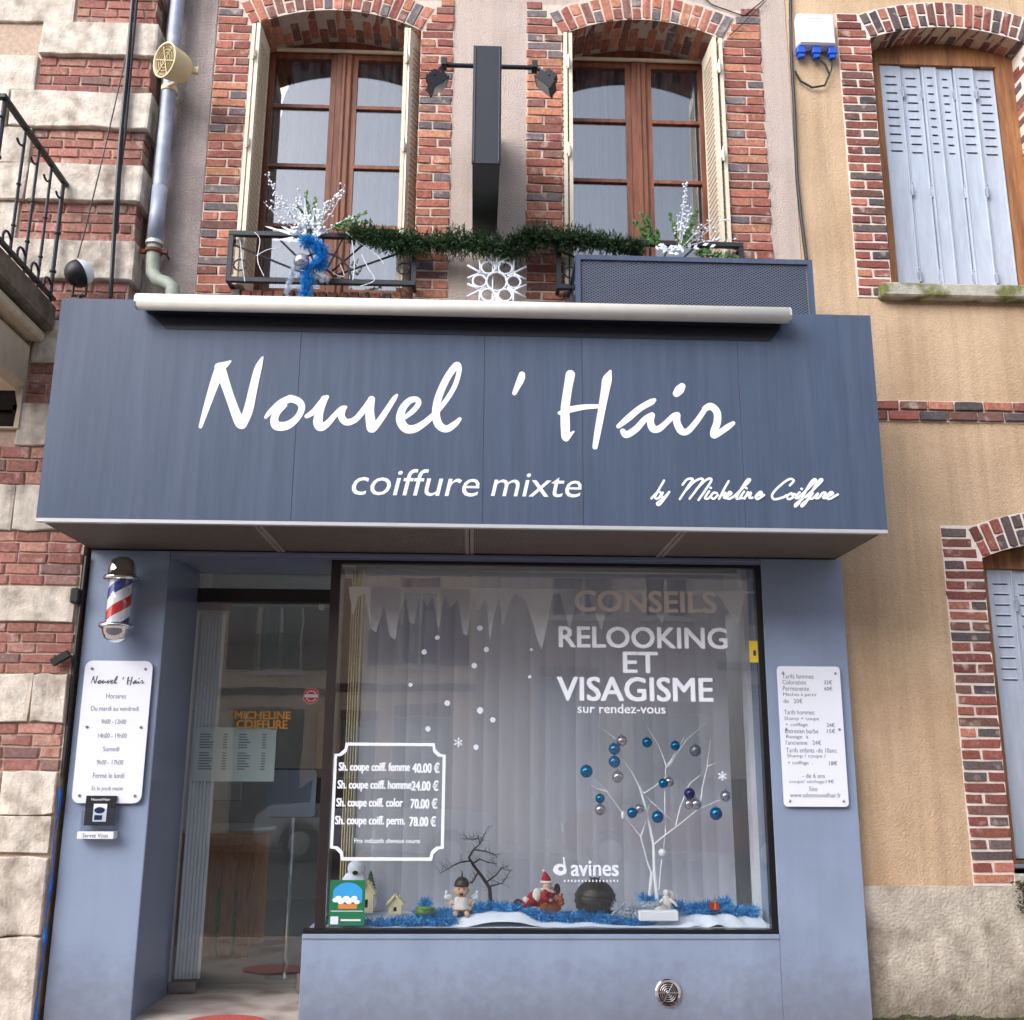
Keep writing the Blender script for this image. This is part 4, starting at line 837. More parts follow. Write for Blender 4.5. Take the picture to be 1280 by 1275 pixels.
# ------------------------------------------------------------------ vertical blinds
vb_ = thing('vertical_blinds', 'white vertical blind slats hanging behind the christmas window display', 'blinds', (0, .42, .6))
n = 24; X0, X1 = -.80, 1.86; p_ = (X1-X0)/n
for k in range(n):
    b = BM(); c = X0+(k+.5)*p_; ang = rad(-14+3*math.sin(k*2.3)); hw = .0635
    rows = [.60, 1.5, 2.98]; vv = []
    for t in (-1, -.5, 0, .5, 1):
        vv.append([b.verts.new((c+hw*t*math.cos(ang)+.004*math.sin(k*5+z*2), .45-hw*t*math.sin(ang)-.0025*(1-t*t)+.003*math.sin(z*3+k), z)) for z in rows])
    for i in range(4):
        for j in range(2): b.faces.new((vv[i][j], vv[i+1][j], vv[i+1][j+1], vv[i][j+1]))
    bmesh.ops.solidify(b, geom=b.faces[:], thickness=.0015)
    obj('slat', b, M['blind'], vb_)
b = BM(); box(b, X0-.08, X1+.1, .42, .48, 2.985, 3.018); obj('track', b, M['alu'], vb_)
b = BM()
for k in range(5): box(b, -.9+k*.018, -.896+k*.018, .40, .50, .6, 2.98)
obj('folded_slats', b, M['cotta'], vb_)
b = BM(); box(b, 1.965, 2.0, .3, .42, .562, 2.98); obj('end_slat', b, M['blind'], vb_)
# ------------------------------------------------------------------ window display
def snowy(u, y): return .585+.02*math.sin(u*4+1)+.015*math.sin(u*9.3)+.02*math.sin(y*9+u*3)+ .03*max(0, y-.2)
bm = BM(); nx, ny = 110, 14; g = []
for i in range(nx+1):
    u = -.92+2.87*i/nx; row = []
    for j in range(ny+1):
        y = -.025+.46*j/ny; z = snowy(u, y)
        z -= .03*max(0, 1-j/2.5); 
        if u > 1.35: z += .03*math.exp(-((u-1.7)/.16)**2)*math.exp(-((y-.06)/.08)**2)+.012*math.sin(u*40+y*20)*math.exp(-((u-1.65)/.3)**2)
        z += .045*math.exp(-((u+.62)/.1)**2-((y-.06)/.07)**2)+.03*math.exp(-((u-.33)/.07)**2-((y-.05)/.06)**2)
        row.append(bm.verts.new((u, y, max(z, .563))))
    g.append(row)
for i in range(nx):
    for j in range(ny): bm.faces.new((g[i][j], g[i+1][j], g[i+1][j+1], g[i][j+1]))
o = obj('snow_blanket', bm, M['snowm'], None, True); tag(o, 'white wadding snow blanket covering the floor of the window display', 'fake snow')
def fuzz(bm, path, r, n, ln, wd, rnd, mi=0):
    for _ in range(n):
        t = rnd.uniform(0, len(path)-1.001); i = int(t); c = path[i].lerp(path[i+1], t-i)
        d = Vector((rnd.gauss(0, 1), rnd.gauss(0, 1), rnd.gauss(0, 1))).normalized(); c = c+d*rnd.uniform(0, r*.5)
        q = (d+Vector((rnd.uniform(-.5, .5),)*3)*.6).normalized(); s_ = q.orthogonal().normalized()*wd; e = c+q*(r*.5+ln*rnd.uniform(.4, 1))
        quad(bm, c-s_, e-s_*.4, e+s_*.4, c+s_, mi)
def tinsel(label, path, r, n, m, ln=.03, seed=1, cat='tinsel', group=None):
    b = BM(); fuzz(b, [Vector(p) for p in path], r, n, ln, .0035, random.Random(seed)); o = obj('tinsel_garland', b, m); tag(o, label, cat, group); return o
G = 'blue tinsel garlands in the window'
def wob(x0, x1, y, a, n=30, zz=.02): return [(x0+(x1-x0)*i/n, y+a*math.sin(i*.9), snowy(x0+(x1-x0)*i/n, y)+zz+.012*math.sin(i*1.7)) for i in range(n+1)]
tinsel('blue tinsel strip along the glass at the left, below the small cottages', wob(-.9, -.1, .02, .015), .03, 2300, M['foilb'], seed=2, group=G)
tinsel('blue tinsel heap around the winged doll and the dark tree', wob(-.35, .3, .16, .03), .035, 2200, M['foilb'], seed=3, group=G)
tinsel('thick blue tinsel strip in front of the santa figure and the dark lantern', wob(.28, 1.2, .08, .02), .04, 4200, M['foilb'], seed=4, group=G)
tinsel('blue tinsel loop curling up beside the white branch tree', [(1.15+.1*i, .2+.02*math.sin(i), .68+.03*math.cos(i*.9)) for i in range(7)], .035, 1700, M['foilb'], seed=5, group=G)
tinsel('blue tinsel end lying in the right corner of the window', wob(1.5, 1.93, .18, .03, zz=.03), .04, 1700, M['foilb'], seed=6, group=G)
# white branch tree
def tree_limb(bm, pts, r0, r1): n = len(pts); tube(bm, pts, [r0+(r1-r0)*i/(n-1) for i in range(n)], 7)
wt = thing('white_branch_tree', 'bare white painted branch tree hung with blue and silver baubles', 'branch tree', (at(818, 1140, .2)[0], .2, .6))
Q = lambda l, y=.2: [P3(px, py, y+dy) for px, py, dy in l]
b = BM(); tree_limb(b, Q([(822, 1128, 0), (818, 1090, 0), (817, 1055, 0.01), (808, 1012, .02), (800, 985, .03), (790, 965, .02), (775, 945, 0)]), .014, .005); tree_limb(b, Q([(812, 1120, 0), (815, 1090, 0)]), .012, .012); obj('trunk', b, M['white'], wt)
for l in ([(817, 1056, 0), (830, 1045, -.02), (850, 1030, -.03), (872, 1012, -.04), (900, 1000, -.05)], [(822, 1110, 0), (810, 1080, .02), (801, 1046, .03), (785, 1025, .03), (770, 1005, .03), (755, 985, .02), (733, 957, 0)], [(832, 1043, -.02), (831, 1000, -.02), (832, 960, -.02), (836, 955, -.02)],
          [(834, 960, 0), (825, 935, 0), (808, 906, 0)], [(834, 958, .0), (845, 940, -.02), (856, 920, -.02)], [(836, 958, .05), (858, 925, .06), (884, 902, .06)], [(801, 1046, .03), (808, 1025, .03), (812, 1005, 0)], [(805, 992, .02), (820, 982, .02), (835, 968, 0)], [(775, 945, 0), (772, 925, 0), (745, 905, 0)],
          [(760, 990, .02), (745, 985, .02), (738, 980, .02)], [(845, 1032, -.02), (850, 1010, -.02), (862, 980, -.02), (880, 965, 0)], [(875, 1010, -.04), (878, 985, -.03), (884, 958, -.02), (888, 925, 0)], [(884, 958, -.02), (895, 954, 0)], [(824, 1112, 0), (826, 1085, -.02), (832, 1040, -.02)], [(801, 986, .03), (812, 1000, .05), (845, 1030, .06)]):
    b = BM(); tree_limb(b, Q(l), .0065, .0022); obj('branch', b, M['white'], wt)
GB = 'baubles on the white branch tree'
bb = [(733, 964, 8, 'bbblue', 'blue bauble at the far left tip of the white branch tree'), (750, 1012, 7, 'bbsil', 'silver bauble hanging lowest on the left of the branch tree'), (750, 998, 6, 'bbblue', 'small blue bauble directly above the lowest left silver bauble'),
 (768, 936, 7.5, 'bbblue', 'upper of the two blue baubles one above the other at left'), (768, 952, 7.5, 'bbblue', 'lower of the two blue baubles one above the other at left'), (777, 926, 7, 'bbsil', 'silver bauble at the top left touching a blue bauble'), (772, 971, 7.5, 'bbsil', 'silver bauble below the pair of blue baubles at left'),
 (790, 1016, 6.5, 'bbblue', 'blue bauble touching a silver one near the tree centre'), (799, 1011, 6, 'bbsil', 'silver bauble partly behind a blue one near the tree centre'), (809, 928, 6.5, 'bbblue', 'blue bauble at the top below the word rendez-vous'), (844, 932, 6, 'bbblue', 'small blue bauble by the top right forked twig'),
 (869, 938, 7.5, 'bbgrey', 'matt grey bauble at the top right of the branch tree'), (822, 1021, 7.5, 'bbblue', 'blue bauble right of the central trunk of the branch tree'), (829, 979, 6, 'bbblue', 'blue bauble half hidden behind a silver one at the middle'), (836, 977, 6.5, 'bbsil', 'silver bauble in front of a blue one at the middle'),
 (862, 992, 7, 'bbnavy', 'dark navy bauble above the two silver baubles'), (861, 1005, 6.5, 'bbsil', 'left of the two touching silver baubles under the navy one'), (870, 1005, 7, 'bbsil', 'right of the two touching silver baubles under the navy one'), (907, 995, 7, 'bbsil', 'silver bauble at the far right end of the branch tree'),
 (895, 1017, 8, 'bbblue', 'large blue bauble hanging at the lower right of the branch tree'), (828, 1066, 5, 'bbwh', 'small white bauble hanging low beside the trunk')]
for px, py, r, m, lab in bb:
    c = P3(px, py, .17 if m != 'bbblue' else .15); R_ = r*(.15+7.2)/1300/1.0*.98
    t_ = thing('bauble', lab, 'bauble', c, GB)
    b = BM(); ball(b, c, R_, 20); obj('ball', b, M[m], t_, True)
    b = BM(); lathe(b, [(.006, 0), (.006, .007)], c+Vector((0, 0, R_-.001)), (0, 0, 1), 8); tube(b, [c+Vector((0, 0, R_+.004)), c+Vector((.001, 0, R_+.024))], .0008, 4); obj('cap', b, M['steel'], t_)
b = BM(); c = P3(779, 1019, .17); ball(b, c, .016, 12, sc=(1, .6, 1.7)); tag(obj('white_ornament', b, M['bbwh'], None), 'small white oval ornament on the left branch of the tree', 'ornament')
# dark lantern ball
def snow_at(px, Y): x, _ = at(px, 1140, Y); return x, snowy(x, Y)
ln = P3(744, 1124, .2); ln.z = ln.z-.0
lt = thing('lantern', 'dark bronze ball lantern with ribs and a ring handle beside the santa', 'lantern', ln-Vector((0, 0, .12)))
R_ = .138
b = BM(); lathe(b, [(R_*.45, -.125)]+[(R_*math.cos(t), R_*math.sin(t)*.93) for t in [rad(-55+i*12.5) for i in range(11)]]+[(R_*.3, .125), (R_*.16, .135), (.01, .14)], ln, (0, 0, 1), 32); obj('body', b, M['lantern'], lt, True)
for h in (-.05, -.01, .03): b = BM(); rr = math.sqrt(R_*R_-(h/.93)**2)+.001; lathe(b, [(rr-.004, -.004), (rr+.004, -.004), (rr+.004, .004), (rr-.004, .004)], ln+Vector((0, 0, h)), (0, 0, 1), 32); obj('rib', b, M['lantern'], lt)
b = BM(); tube(b, [ln+Vector((.04*math.cos(t), 0, .165+.04*math.sin(t))) for t in [i*math.pi/10 for i in range(21)]], .004, 6, cap=False); obj('ring_handle', b, M['black'], lt)
b = BM()
for k in range(10): t = k*math.pi/5; obox(b, ln+Vector((.105*math.cos(t), .105*math.sin(t), -.085)), Vector((1, 0, 0)), Vector((0, 1, 0)), Vector((0, 0, 1)), .022, .022, .035)
obj('window_slots', b, M['black'], lt)
# dark twig tree
tt = thing('dark_twig_tree', 'bent black artificial twig tree beside the winged doll', 'twig tree', P3(608, 1140, .2))
b = BM(); tree_limb(b, Q([(609, 1143, 0), (613, 1125, 0), (612, 1110, 0), (602, 1095, 0), (592, 1082, 0), (586, 1072, 0), (592, 1062, 0), (600, 1055, 0), (597, 1044, 0)]), .015, .004); obj('trunk', b, M['twig'], tt)
rn = random.Random(5)
for l in ([(588, 1076, 0), (575, 1078, 0), (563, 1084, 0), (550, 1092, 0)], [(598, 1090, 0), (590, 1104, 0), (586, 1104, 0)], [(609, 1102, 0), (620, 1094, 0), (628, 1084, 0), (632, 1088, 0)], [(592, 1062, 0), (606, 1064, 0), (618, 1068, 0), (622, 1072, 0)], [(600, 1055, 0), (604, 1046, 0), (608, 1038, 0)], [(597, 1048, 0), (590, 1050, 0), (584, 1048, 0)], [(612, 1108, 0), (628, 1104, 0), (640, 1086, 0)], [(590, 1080, 0), (600, 1074, 0), (610, 1078, 0), (622, 1080, 0)]):
    b = BM(); pts = Q(l); tree_limb(b, pts, .006, .0018)
    for _ in range(16):
        k = rn.randrange(len(pts)-1); p = pts[k].lerp(pts[k+1], rn.random()); d = Vector((rn.uniform(-1, 1), rn.uniform(-.6, .6), rn.uniform(-.3, 1))).normalized(); tube(b, [p, p+d*rn.uniform(.02, .05), p+d*rn.uniform(.05, .07)+Vector((rn.uniform(-.02, .02), 0, rn.uniform(-.01, .02)))], [.0016, .001, .0007], 4)
    obj('branch', b, M['twig'], tt)
# winged doll
dc = P3(577, 1110, .12)
dl = thing('winged_doll', 'small pink faced winged doll with a knitted cap and white fur dress', 'doll', P3(577, 1143, .12))
def ell(bm, c, s, seg=12): ball(bm, c, 1.0, seg, sc=s)
b = BM(); ell(b, dc+Vector((0, 0, -.012)), (.048, .042, .047), 16); ell(b, dc+Vector((0, -.04, -.02)), (.007, .007, .006)); ell(b, dc+Vector((-.047, 0, -.014)), (.009, .007, .012)); ell(b, dc+Vector((.047, 0, -.014)), (.009, .007, .012)); ell(b, dc+Vector((0, 0, -.095)), (.045, .038, .05), 14)
for s_ in (-1, 1):
    tube(b, [dc+Vector((s_*.02, -.01, -.12)), dc+Vector((s_*.035, -.03, -.155)), dc+Vector((s_*.038, -.06, -.16))], [.018, .016, .013], 10); ell(b, dc+Vector((s_*.038, -.066, -.153)), (.015, .012, .018))
    tube(b, [dc+Vector((s_*.04, 0, -.07)), dc+Vector((s_*.06, -.01, -.09)), dc+Vector((s_*.055, -.03, -.1))], [.013, .011, .009], 8)
obj('body', b, M['skin'], dl, True)
b = BM()
for s_ in (-1, 1): ell(b, dc+Vector((s_*.016, -.039, -.004)), (.005, .003, .006))
ell(b, dc+Vector((0, -.041, -.036)), (.013, .004, .008)); obj('eyes_and_mouth', b, M['twig'], dl)
b = BM(); lathe(b, [(.05, .012), (.05, .024), (.044, .045), (.028, .064), (.008, .072)], dc, (0, 0, 1), 18); tube(b, [dc+Vector((0, 0, .07)), dc+Vector((.004, 0, .095)), dc+Vector((-.004, 0, .11))], [.006, .004, .002], 6); obj('cap', b, M['lantern'], dl, True)
b = BM(); lathe(b, [(.04, -.055), (.052, -.08), (.062, -.12), (.06, -.13), (.02, -.13)], dc, (0, 0, 1), 20); fuzz(b, [dc+Vector((-.05, 0, -.1)), dc+Vector((.05, 0, -.1))], .045, 500, .02, .003, rn); obj('fur_dress', b, M['furw'], dl)
b = BM()
for s_ in (-1, 1): ell(b, dc+Vector((s_*.088, .02, -.06)), (.03, .006, .02)); ell(b, dc+Vector((s_*.1, .02, -.035)), (.012, .005, .02))
obj('wings', b, M['whitet'], dl, True)
# santa figure
sc_ = P3(678, 1118, .18)
sa = thing('santa_figure', 'small santa figure in red lying on a brown fur reindeer', 'figurine', P3(680, 1142, .18))
b = BM(); ell(b, sc_+Vector((-.02, 0, -.025)), (.085, .055, .055), 16); tube(b, [sc_+Vector((-.05, -.02, -.03)), sc_+Vector((-.11, -.03, -.05)), sc_+Vector((-.14, -.03, -.055))], [.04, .034, .026], 10); ell(b, sc_+Vector((.045, 0, .01)), (.045, .04, .045), 14)
lathe(b, [(.034, 0), (.03, .03), (.014, .06), (.004, .075)], sc_+Vector((.03, 0, .075)), (-.25, -.1, 1), 14)
tube(b, [sc_+Vector((.02, -.03, .02)), sc_+Vector((-.0, -.06, -.01)), sc_+Vector((.04, -.065, -.03))], [.024, .02, .016], 8); obj('coat', b, M['redc'], sa, True)
b = BM(); ell(b, sc_+Vector((.03, -.012, .055)), (.03, .028, .032), 14); ell(b, sc_+Vector((.028, -.042, .055)), (.007, .006, .006)); ell(b, sc_+Vector((.05, -.07, -.03)), (.014, .012, .011)); obj('face_and_hand', b, M['skin'], sa, True)
b = BM(); ell(b, sc_+Vector((.02, -.025, .028)), (.034, .02, .026), 12); fuzz(b, [sc_+Vector((-.0, -.02, .03)), sc_+Vector((.05, -.02, .03))], .03, 260, .018, .003, rn); tube(b, [sc_+Vector((.03, 0, .08))+Vector((.036*math.cos(t), .034*math.sin(t), 0)) for t in [i*math.pi/8 for i in range(17)]], .01, 6); tube(b, [sc_+Vector((-.1, -.055, -.04)), sc_+Vector((-.125, -.03, -.025))], .02, 8); ell(b, sc_+Vector((-.04, -.045, .0)), (.03, .02, .045)); ell(b, sc_+Vector((.012, -.0, .152)), (.012, .012, .012)); obj('fur_trim', b, M['furw'], sa, True)
b = BM(); ell(b, sc_+Vector((-.165, -.03, -.05)), (.03, .022, .026)); ell(b, sc_+Vector((.1, .01, .03)), (.022, .02, .04)); obj('boots', b, M['twig'], sa, True)
b = BM(); ell(b, sc_+Vector((.05, -.06, -.075)), (.075, .035, .036), 14); ell(b, sc_+Vector((.11, -.07, -.03)), (.03, .026, .032), 12); ell(b, sc_+Vector((.125, -.085, -.045)), (.018, .02, .014)); ell(b, sc_+Vector((.1, -.07, .004)), (.008, .006, .014)); ell(b, sc_+Vector((.125, -.065, .004)), (.008, .006, .014))
for dx in (.0, .035, .07, .1): tube(b, [sc_+Vector((dx, -.07, -.09)), sc_+Vector((dx+.01, -.09, -.115))], [.012, .009], 6)
fuzz(b, [sc_+Vector((0, -.06, -.07)), sc_+Vector((.1, -.07, -.04))], .04, 400, .015, .003, rn); obj('reindeer', b, M['brownf'], sa)
# little cottages
def cottage(c, w_, d, h, rh_, label, snowroof, group):
    t = thing('cottage', label, 'cottage', c, group)
    b = BM(); x, y, z = c
    pts = [(x-w_/2, z), (x+w_/2, z), (x+w_/2, z+h), (x, z+h+rh_), (x-w_/2, z+h)]
    plate(b, pts, [[(x-.011, z+h*.25), (x-.011, z+h*.7), (x+.011, z+h*.7), (x+.011, z+h*.25)]], y-d/2, y+d/2); obj('walls', b, M['cotta'], t)
    b = BM(); box(b, x-.02, x+.02, y, y+.004, z, z+h); obj('window_dark', b, M['ink'], t)
    b = BM()
    for s_ in (-1, 1):
        dr = Vector((s_*(w_/2+.012), 0, -rh_-.01)); n_ = Vector((s_*rh_, 0, w_/2)).normalized()
        obox(b, Vector((x, y, z+h+rh_+.008))+dr/2, dr.normalized(), Vector((0, 1, 0)), n_, dr.length, d+.03, .012)
    box(b, x+w_*.22, x+w_*.36, y-.012, y+.012, z+h*.9, z+h+rh_); obj('roof', b, M['snowm' if snowroof else 'cotta'], t)
GCt = 'cottages in the window display'
c = P3(494, 1142, .14); cottage(c, .085, .08, .065, .05, 'small cream cottage standing alone on the snow mound', False, GCt)
c = P3(458, 1140, .2); cottage(c, .09, .08, .12, .07, 'taller cream cottage just behind the green card', False, GCt)
# snowy mountain house ornament with tiny fir
sm = thing('snowy_hill_ornament', 'white snow covered hill ornament with a small fir tree behind the green card', 'ornament', P3(440, 1142, .3))
b = BM(); c = P3(440, 1125, .3); ell(b, c, (.13, .09, .1), 16); ell(b, c+Vector((.01, 0, .1)), (.09, .07, .09), 14); ell(b, c+Vector((.02, 0, .2)), (.06, .05, .06), 12); ell(b, c+Vector((.12, -.03, -.0)), (.05, .05, .07), 12); obj('snow_hill', b, M['snowm'], sm, True)
b = BM(); ell(b, c+Vector((.02, -.055, .18)), (.02, .01, .014)); ell(b, c+Vector((.14, -.075, .01)), (.014, .01, .014)); obj('dark_hollow', b, M['twig'], sm)
b = BM(); p0 = P3(463, 1105, .3)
for k in range(5): lathe(b, [(.045-.007*k, 0), (.004, .035)], p0+Vector((0, 0, .02*k-.03)), (0, 0, 1), 9)
obj('fir_tree', b, M['grass'], sm)
# green knitted basket
gb = thing('green_basket', 'small round green knitted basket with blue tinsel on top', 'basket', P3(531, 1146, .1))
b = BM(); c = P3(531, 1140, .1); lathe(b, [(.04, -.02), (.06, 0), (.062, .02), (.05, .035), (.02, .038)], c, (0, 0, 1), 20); obj('basket_body', b, M['frog'], gb, True)
b = BM(); tube(b, [c+Vector((.058*math.cos(t), .058*math.sin(t), .022+.004*math.sin(t*9))) for t in [i*math.pi/16 for i in range(33)]], .006, 5); obj('knitted_rim', b, M['fern'], gb)
b = BM(); fuzz(b, [c+Vector((-.02, 0, .04)), c+Vector((.02, 0, .06))], .03, 260, .03, .003, rn); obj('tinsel_filling', b, M['foilb'], gb)
# white crouching deer group at the foot of the tree
wd_ = thing('white_angel_figure', 'white angel figurine sitting at the foot of the white branch tree', 'figurine', P3(834, 1140, .1))
c = P3(833, 1128, .1)
b = BM(); ell(b, c+Vector((0, 0, -.0)), (.035, .03, .045), 12); ell(b, c+Vector((0, 0, .06)), (.022, .021, .025), 12); tube(b, [c+Vector((.02, -.01, .02)), c+Vector((.05, -.02, .0)), c+Vector((.065, -.03, -.02))], [.012, .01, .008], 8); tube(b, [c+Vector((-.02, -.01, .02)), c+Vector((-.05, -.02, -.0))], [.012, .009], 8); tube(b, [c+Vector((-.01, -.02, -.035)), c+Vector((-.07, -.05, -.04)), c+Vector((-.1, -.05, -.06))], [.022, .018, .014], 8)
ell(b, c+Vector((.03, .02, .04)), (.035, .008, .03)); obj('body', b, M['furw'], wd_, True)
tinsel('white fluffy tinsel heap between the lantern and the white tree', [(.98+.045*i, .1+.01*math.sin(i*2), .655+.012*math.cos(i*2)) for i in range(8)], .05, 1800, M['foilw'], seed=9)
b = BM(); box(b, -.13, .13, -.05, .05, -.05, .012, .006); 
for v in b.verts: v.co += P3(822, 1138, .05)+Vector((0, 0, -.01))
tag(obj('white_block', b, M['white']), 'low white block in front of the foot of the white tree', 'block')
gf = thing('gift_parcel', 'tiny brown and gold parcel lying in the tinsel at the right', 'parcel', P3(893, 1137, .12))
c = P3(893, 1133, .12); b = BM(); box(b, c.x-.03, c.x+.03, c.y-.02, c.y+.02, c.z-.02, c.z+.022, .003); obj('box', b, M['redc'], gf)
b = BM(); box(b, c.x-.006, c.x+.006, c.y-.022, c.y+.022, c.z-.021, c.z+.024); ell(b, c+Vector((-.012, 0, .03)), (.012, .006, .007)); ell(b, c+Vector((.012, 0, .03)), (.012, .006, .007)); obj('ribbon', b, M['gold'], gf)
# ================================================================== THINGS ON THE FACADE
# barber pole
bx_, by_ = -2.358, -.25
bp_ = thing('barber_pole', 'chrome capped barber pole with red white and blue spiral on the left pillar', 'barber pole', (bx_, -.1, 2.36))
zb0, zb1 = 2.475, 2.765
b = BM(); nu, nv = 48, 24; pitch = .30; gg = []
for j in range(nv+1):
    z = zb0+(zb1-zb0)*j/nv; gg.append([b.verts.new((bx_+.076*math.cos(2*math.pi*i/nu+2*math.pi*(z-zb0)/(pitch*1.0)+.5+math.pi), by_+.076*math.sin(2*math.pi*i/nu+2*math.pi*(z-zb0)/(pitch*1.0)+.5+math.pi), z)) for i in range(nu)])
for j in range(nv):
    for i in range(nu):
        f = b.faces.new((gg[j][i], gg[j][(i+1) % nu], gg[j+1][(i+1) % nu], gg[j+1][i])); k = i*4//nu; f.material_index = (0, 1, 0, 2)[k]; f.smooth = True
obj('striped_cylinder', b, [M['whitec'], M['blue'], M['red']], bp_)
b = BM(); lathe(b, [(.079, 0), (.079, .291)], (bx_, by_, zb0-.0005), (0, 0, 1), 40); obj('glass_tube', b, M['glass'], bp_, True)
b = BM(); lathe(b, [(.112, -.0), (.116, .012), (.112, .026), (.092, .034), (.09, .07), (.086, .1), (.07, .135), (.04, .155), (.005, .16)], (bx_, by_, zb1), (0, 0, 1), 36); obj('top_cap', b, M['chrome'], bp_, True)
b = BM(); lathe(b, [(.005, -.13), (.04, -.122), (.072, -.1), (.09, -.062), (.094, -.04), (.098, -.034), (.114, -.028), (.116, -.014), (.11, 0)], (bx_, by_, zb0), (0, 0, 1), 36); obj('bottom_cap', b, M['chrome'], bp_, True)
b = BM(); box(b, bx_-.03, bx_+.03, by_+.07, -.101, zb1+.01, zb1+.05, .006); box(b, bx_-.03, bx_+.03, by_+.07, -.101, zb0-.05, zb0-.01, .006); box(b, bx_-.02, bx_+.02, by_+.095, by_+.12, zb0-.02, zb1+.02, .004); obj('wall_bracket', b, M['steel'], bp_)
# opening hours board
def screws(parent, pts, y):
    for x, z in pts:
        b = BM(); lathe(b, [(.009, 0), (.009, .006), (.005, .009)], (x, y, z), (0, -1, 0), 10); obj('screw', b, M['steel'], parent)
hb = thing('opening_hours_board', 'white acrylic opening hours board screwed to the left pillar', 'notice board', (-2.36, -.1, 1.33))
b = BM(); plate(b, rrect(-2.583, -2.138, 1.328, 2.243, .05), [], -.128, -.122); pl_ = obj('plate', b, M['acry'], hb)
screws(hb, [(-2.535, 2.19), (-2.185, 2.19), (-2.53, 1.81), (-2.18, 1.81), (-2.535, 1.375), (-2.18, 1.375)], -.128)
b = BM(); x0, x1, zt, zb = -2.535, -2.185, 2.14, 2.075
ax0, ax1 = 248, 917
def small(conv):
    def f(p):
        px, py, wp = conv(p); k = (x1-x0)/(ax1-ax0); return x0+(px-ax0)*k, zt-(py-(452+(px-ax0)*.022))*k*1.15, wp*k
    return f
k = 0
for st_, cv in ((ST1, sx1), (ST2, sx2)):
    for ss in st_.values():
        for s_ in ss: brush(b, [(a, c, d*.8) for a, c, d in (small(cv)(p) for p in s_)], -.1282, k % 7); k += 1
obj('handwritten_name', b, M['ink'], hb)
cxp = -2.36
for s_, z, wd, h in (('Horaires', 1.995, .13, .032), ('Du mardi au vendredi', 1.915, .31, .03), ('9h00 - 12h00', 1.83, .16, .03), ('14h00 - 19h00', 1.74, .185, .03), ('Samedi', 1.655, .105, .03), ('9h00 - 17h00', 1.57, .17, .03), ('Fermé le lundi', 1.485, .2, .033), ('Et le jeudi matin', 1.4, .2, .033)):
    text(hb, s_, cxp-wd/2, cxp+wd/2, z, z+h, -.1283, M['ink'], bold=-.008)
# card holder
ch = thing('card_holder', 'clear card dispenser with a black card fixed below the opening hours board', 'card holder', (-2.39, -.13, 1.11))
b = BM(); box(b, -2.485, -2.29, -.145, -.132, 1.19, 1.375, .002); obj('black_card', b, M['black'], ch)
b = BM(); box(b, -2.43, -2.345, -.148, -.1455, 1.215, 1.325); obj('card_picture', b, M['acry'], ch)
b = BM(); ell(b, (-2.39, -.1485, 1.285), (.034, .0012, .02)); box(b, -2.42, -2.37, -.1495, -.1482, 1.225, 1.255); obj('card_print', b, M['bbnavy'], ch)
text(ch, "Nouvel'Hair", -2.45, -2.33, 1.345, 1.36, -.1455, M['white'])
b = BM(); box(b, -2.49, -2.285, -.175, -.171, 1.17, 1.30); box(b, -2.495, -2.28, -.175, -.101, 1.155, 1.165); box(b, -2.495, -2.49, -.175, -.101, 1.165, 1.28); box(b, -2.285, -2.28, -.175, -.101, 1.165, 1.34); obj('clear_pocket', b, M['glass'], ch)
b = BM(); box(b, -2.505, -2.275, -.185, -.105, 1.11, 1.155, .003); obj('label_strip', b, M['acry'], ch)
text(ch, 'Servez Vous', -2.47, -2.31, 1.12, 1.145, -.1852, M['ink'])
# price board
pb = thing('price_board', 'white acrylic price list board screwed to the right pillar', 'notice board', (2.28, -.1, 1.33))
b = BM(); plate(b, rrect(2.066, 2.5, 1.328, 2.25, .025), [], -.128, -.122); obj('plate', b, M['acry'], pb)
screws(pb, [(2.105, 2.205), (2.465, 2.205), (2.105, 1.83), (2.468, 1.83), (2.105, 1.365), (2.465, 1.365)], -.128)
T = [('Tarifs femmes:', 2.1, .22, 2.185, None), ('Coloration', 2.1, .16, 2.145, '32€'), ('Permanente', 2.1, .18, 2.103, '60€'), ('Mèches à partir', 2.1, .23, 2.06, None), ('de   20€', 2.1, .13, 2.02, None), ('Tarifs hommes:', 2.1, .21, 1.945, None), ('Shamp + coupe', 2.1, .235, 1.9, None), ('+ coiffage', 2.105, .15, 1.86, '24€'), ('Entretien barbe', 2.1, .225, 1.82, '15€'), ('Rasage  à', 2.105, .15, 1.78, None), ("l'ancienne   24€", 2.1, .24, 1.745, None),
     ('Tarifs enfants -de 10ans:', 2.1, .345, 1.695, None), ('Shamp / coupe /', 2.105, .26, 1.655, None), ('+ coiffage  .', 2.105, .17, 1.61, '18€'), ('- de 6 ans', 2.2, .15, 1.53, None), ('coupe/ séchage14€', 2.11, .3, 1.49, None), ('Site', 2.24, .055, 1.445, None), ('www.salonnouvelhair.fr', 2.11, .34, 1.405, None)]
for s_, x, wd, z, pr in T:
    text(pb, s_, x, x+wd, z-.018, z+.012, -.1283, M['ink'], bold=-.008)
    if pr: text(pb, pr, 2.385, 2.44, z-.015, z+.012, -.1283, M['ink'])
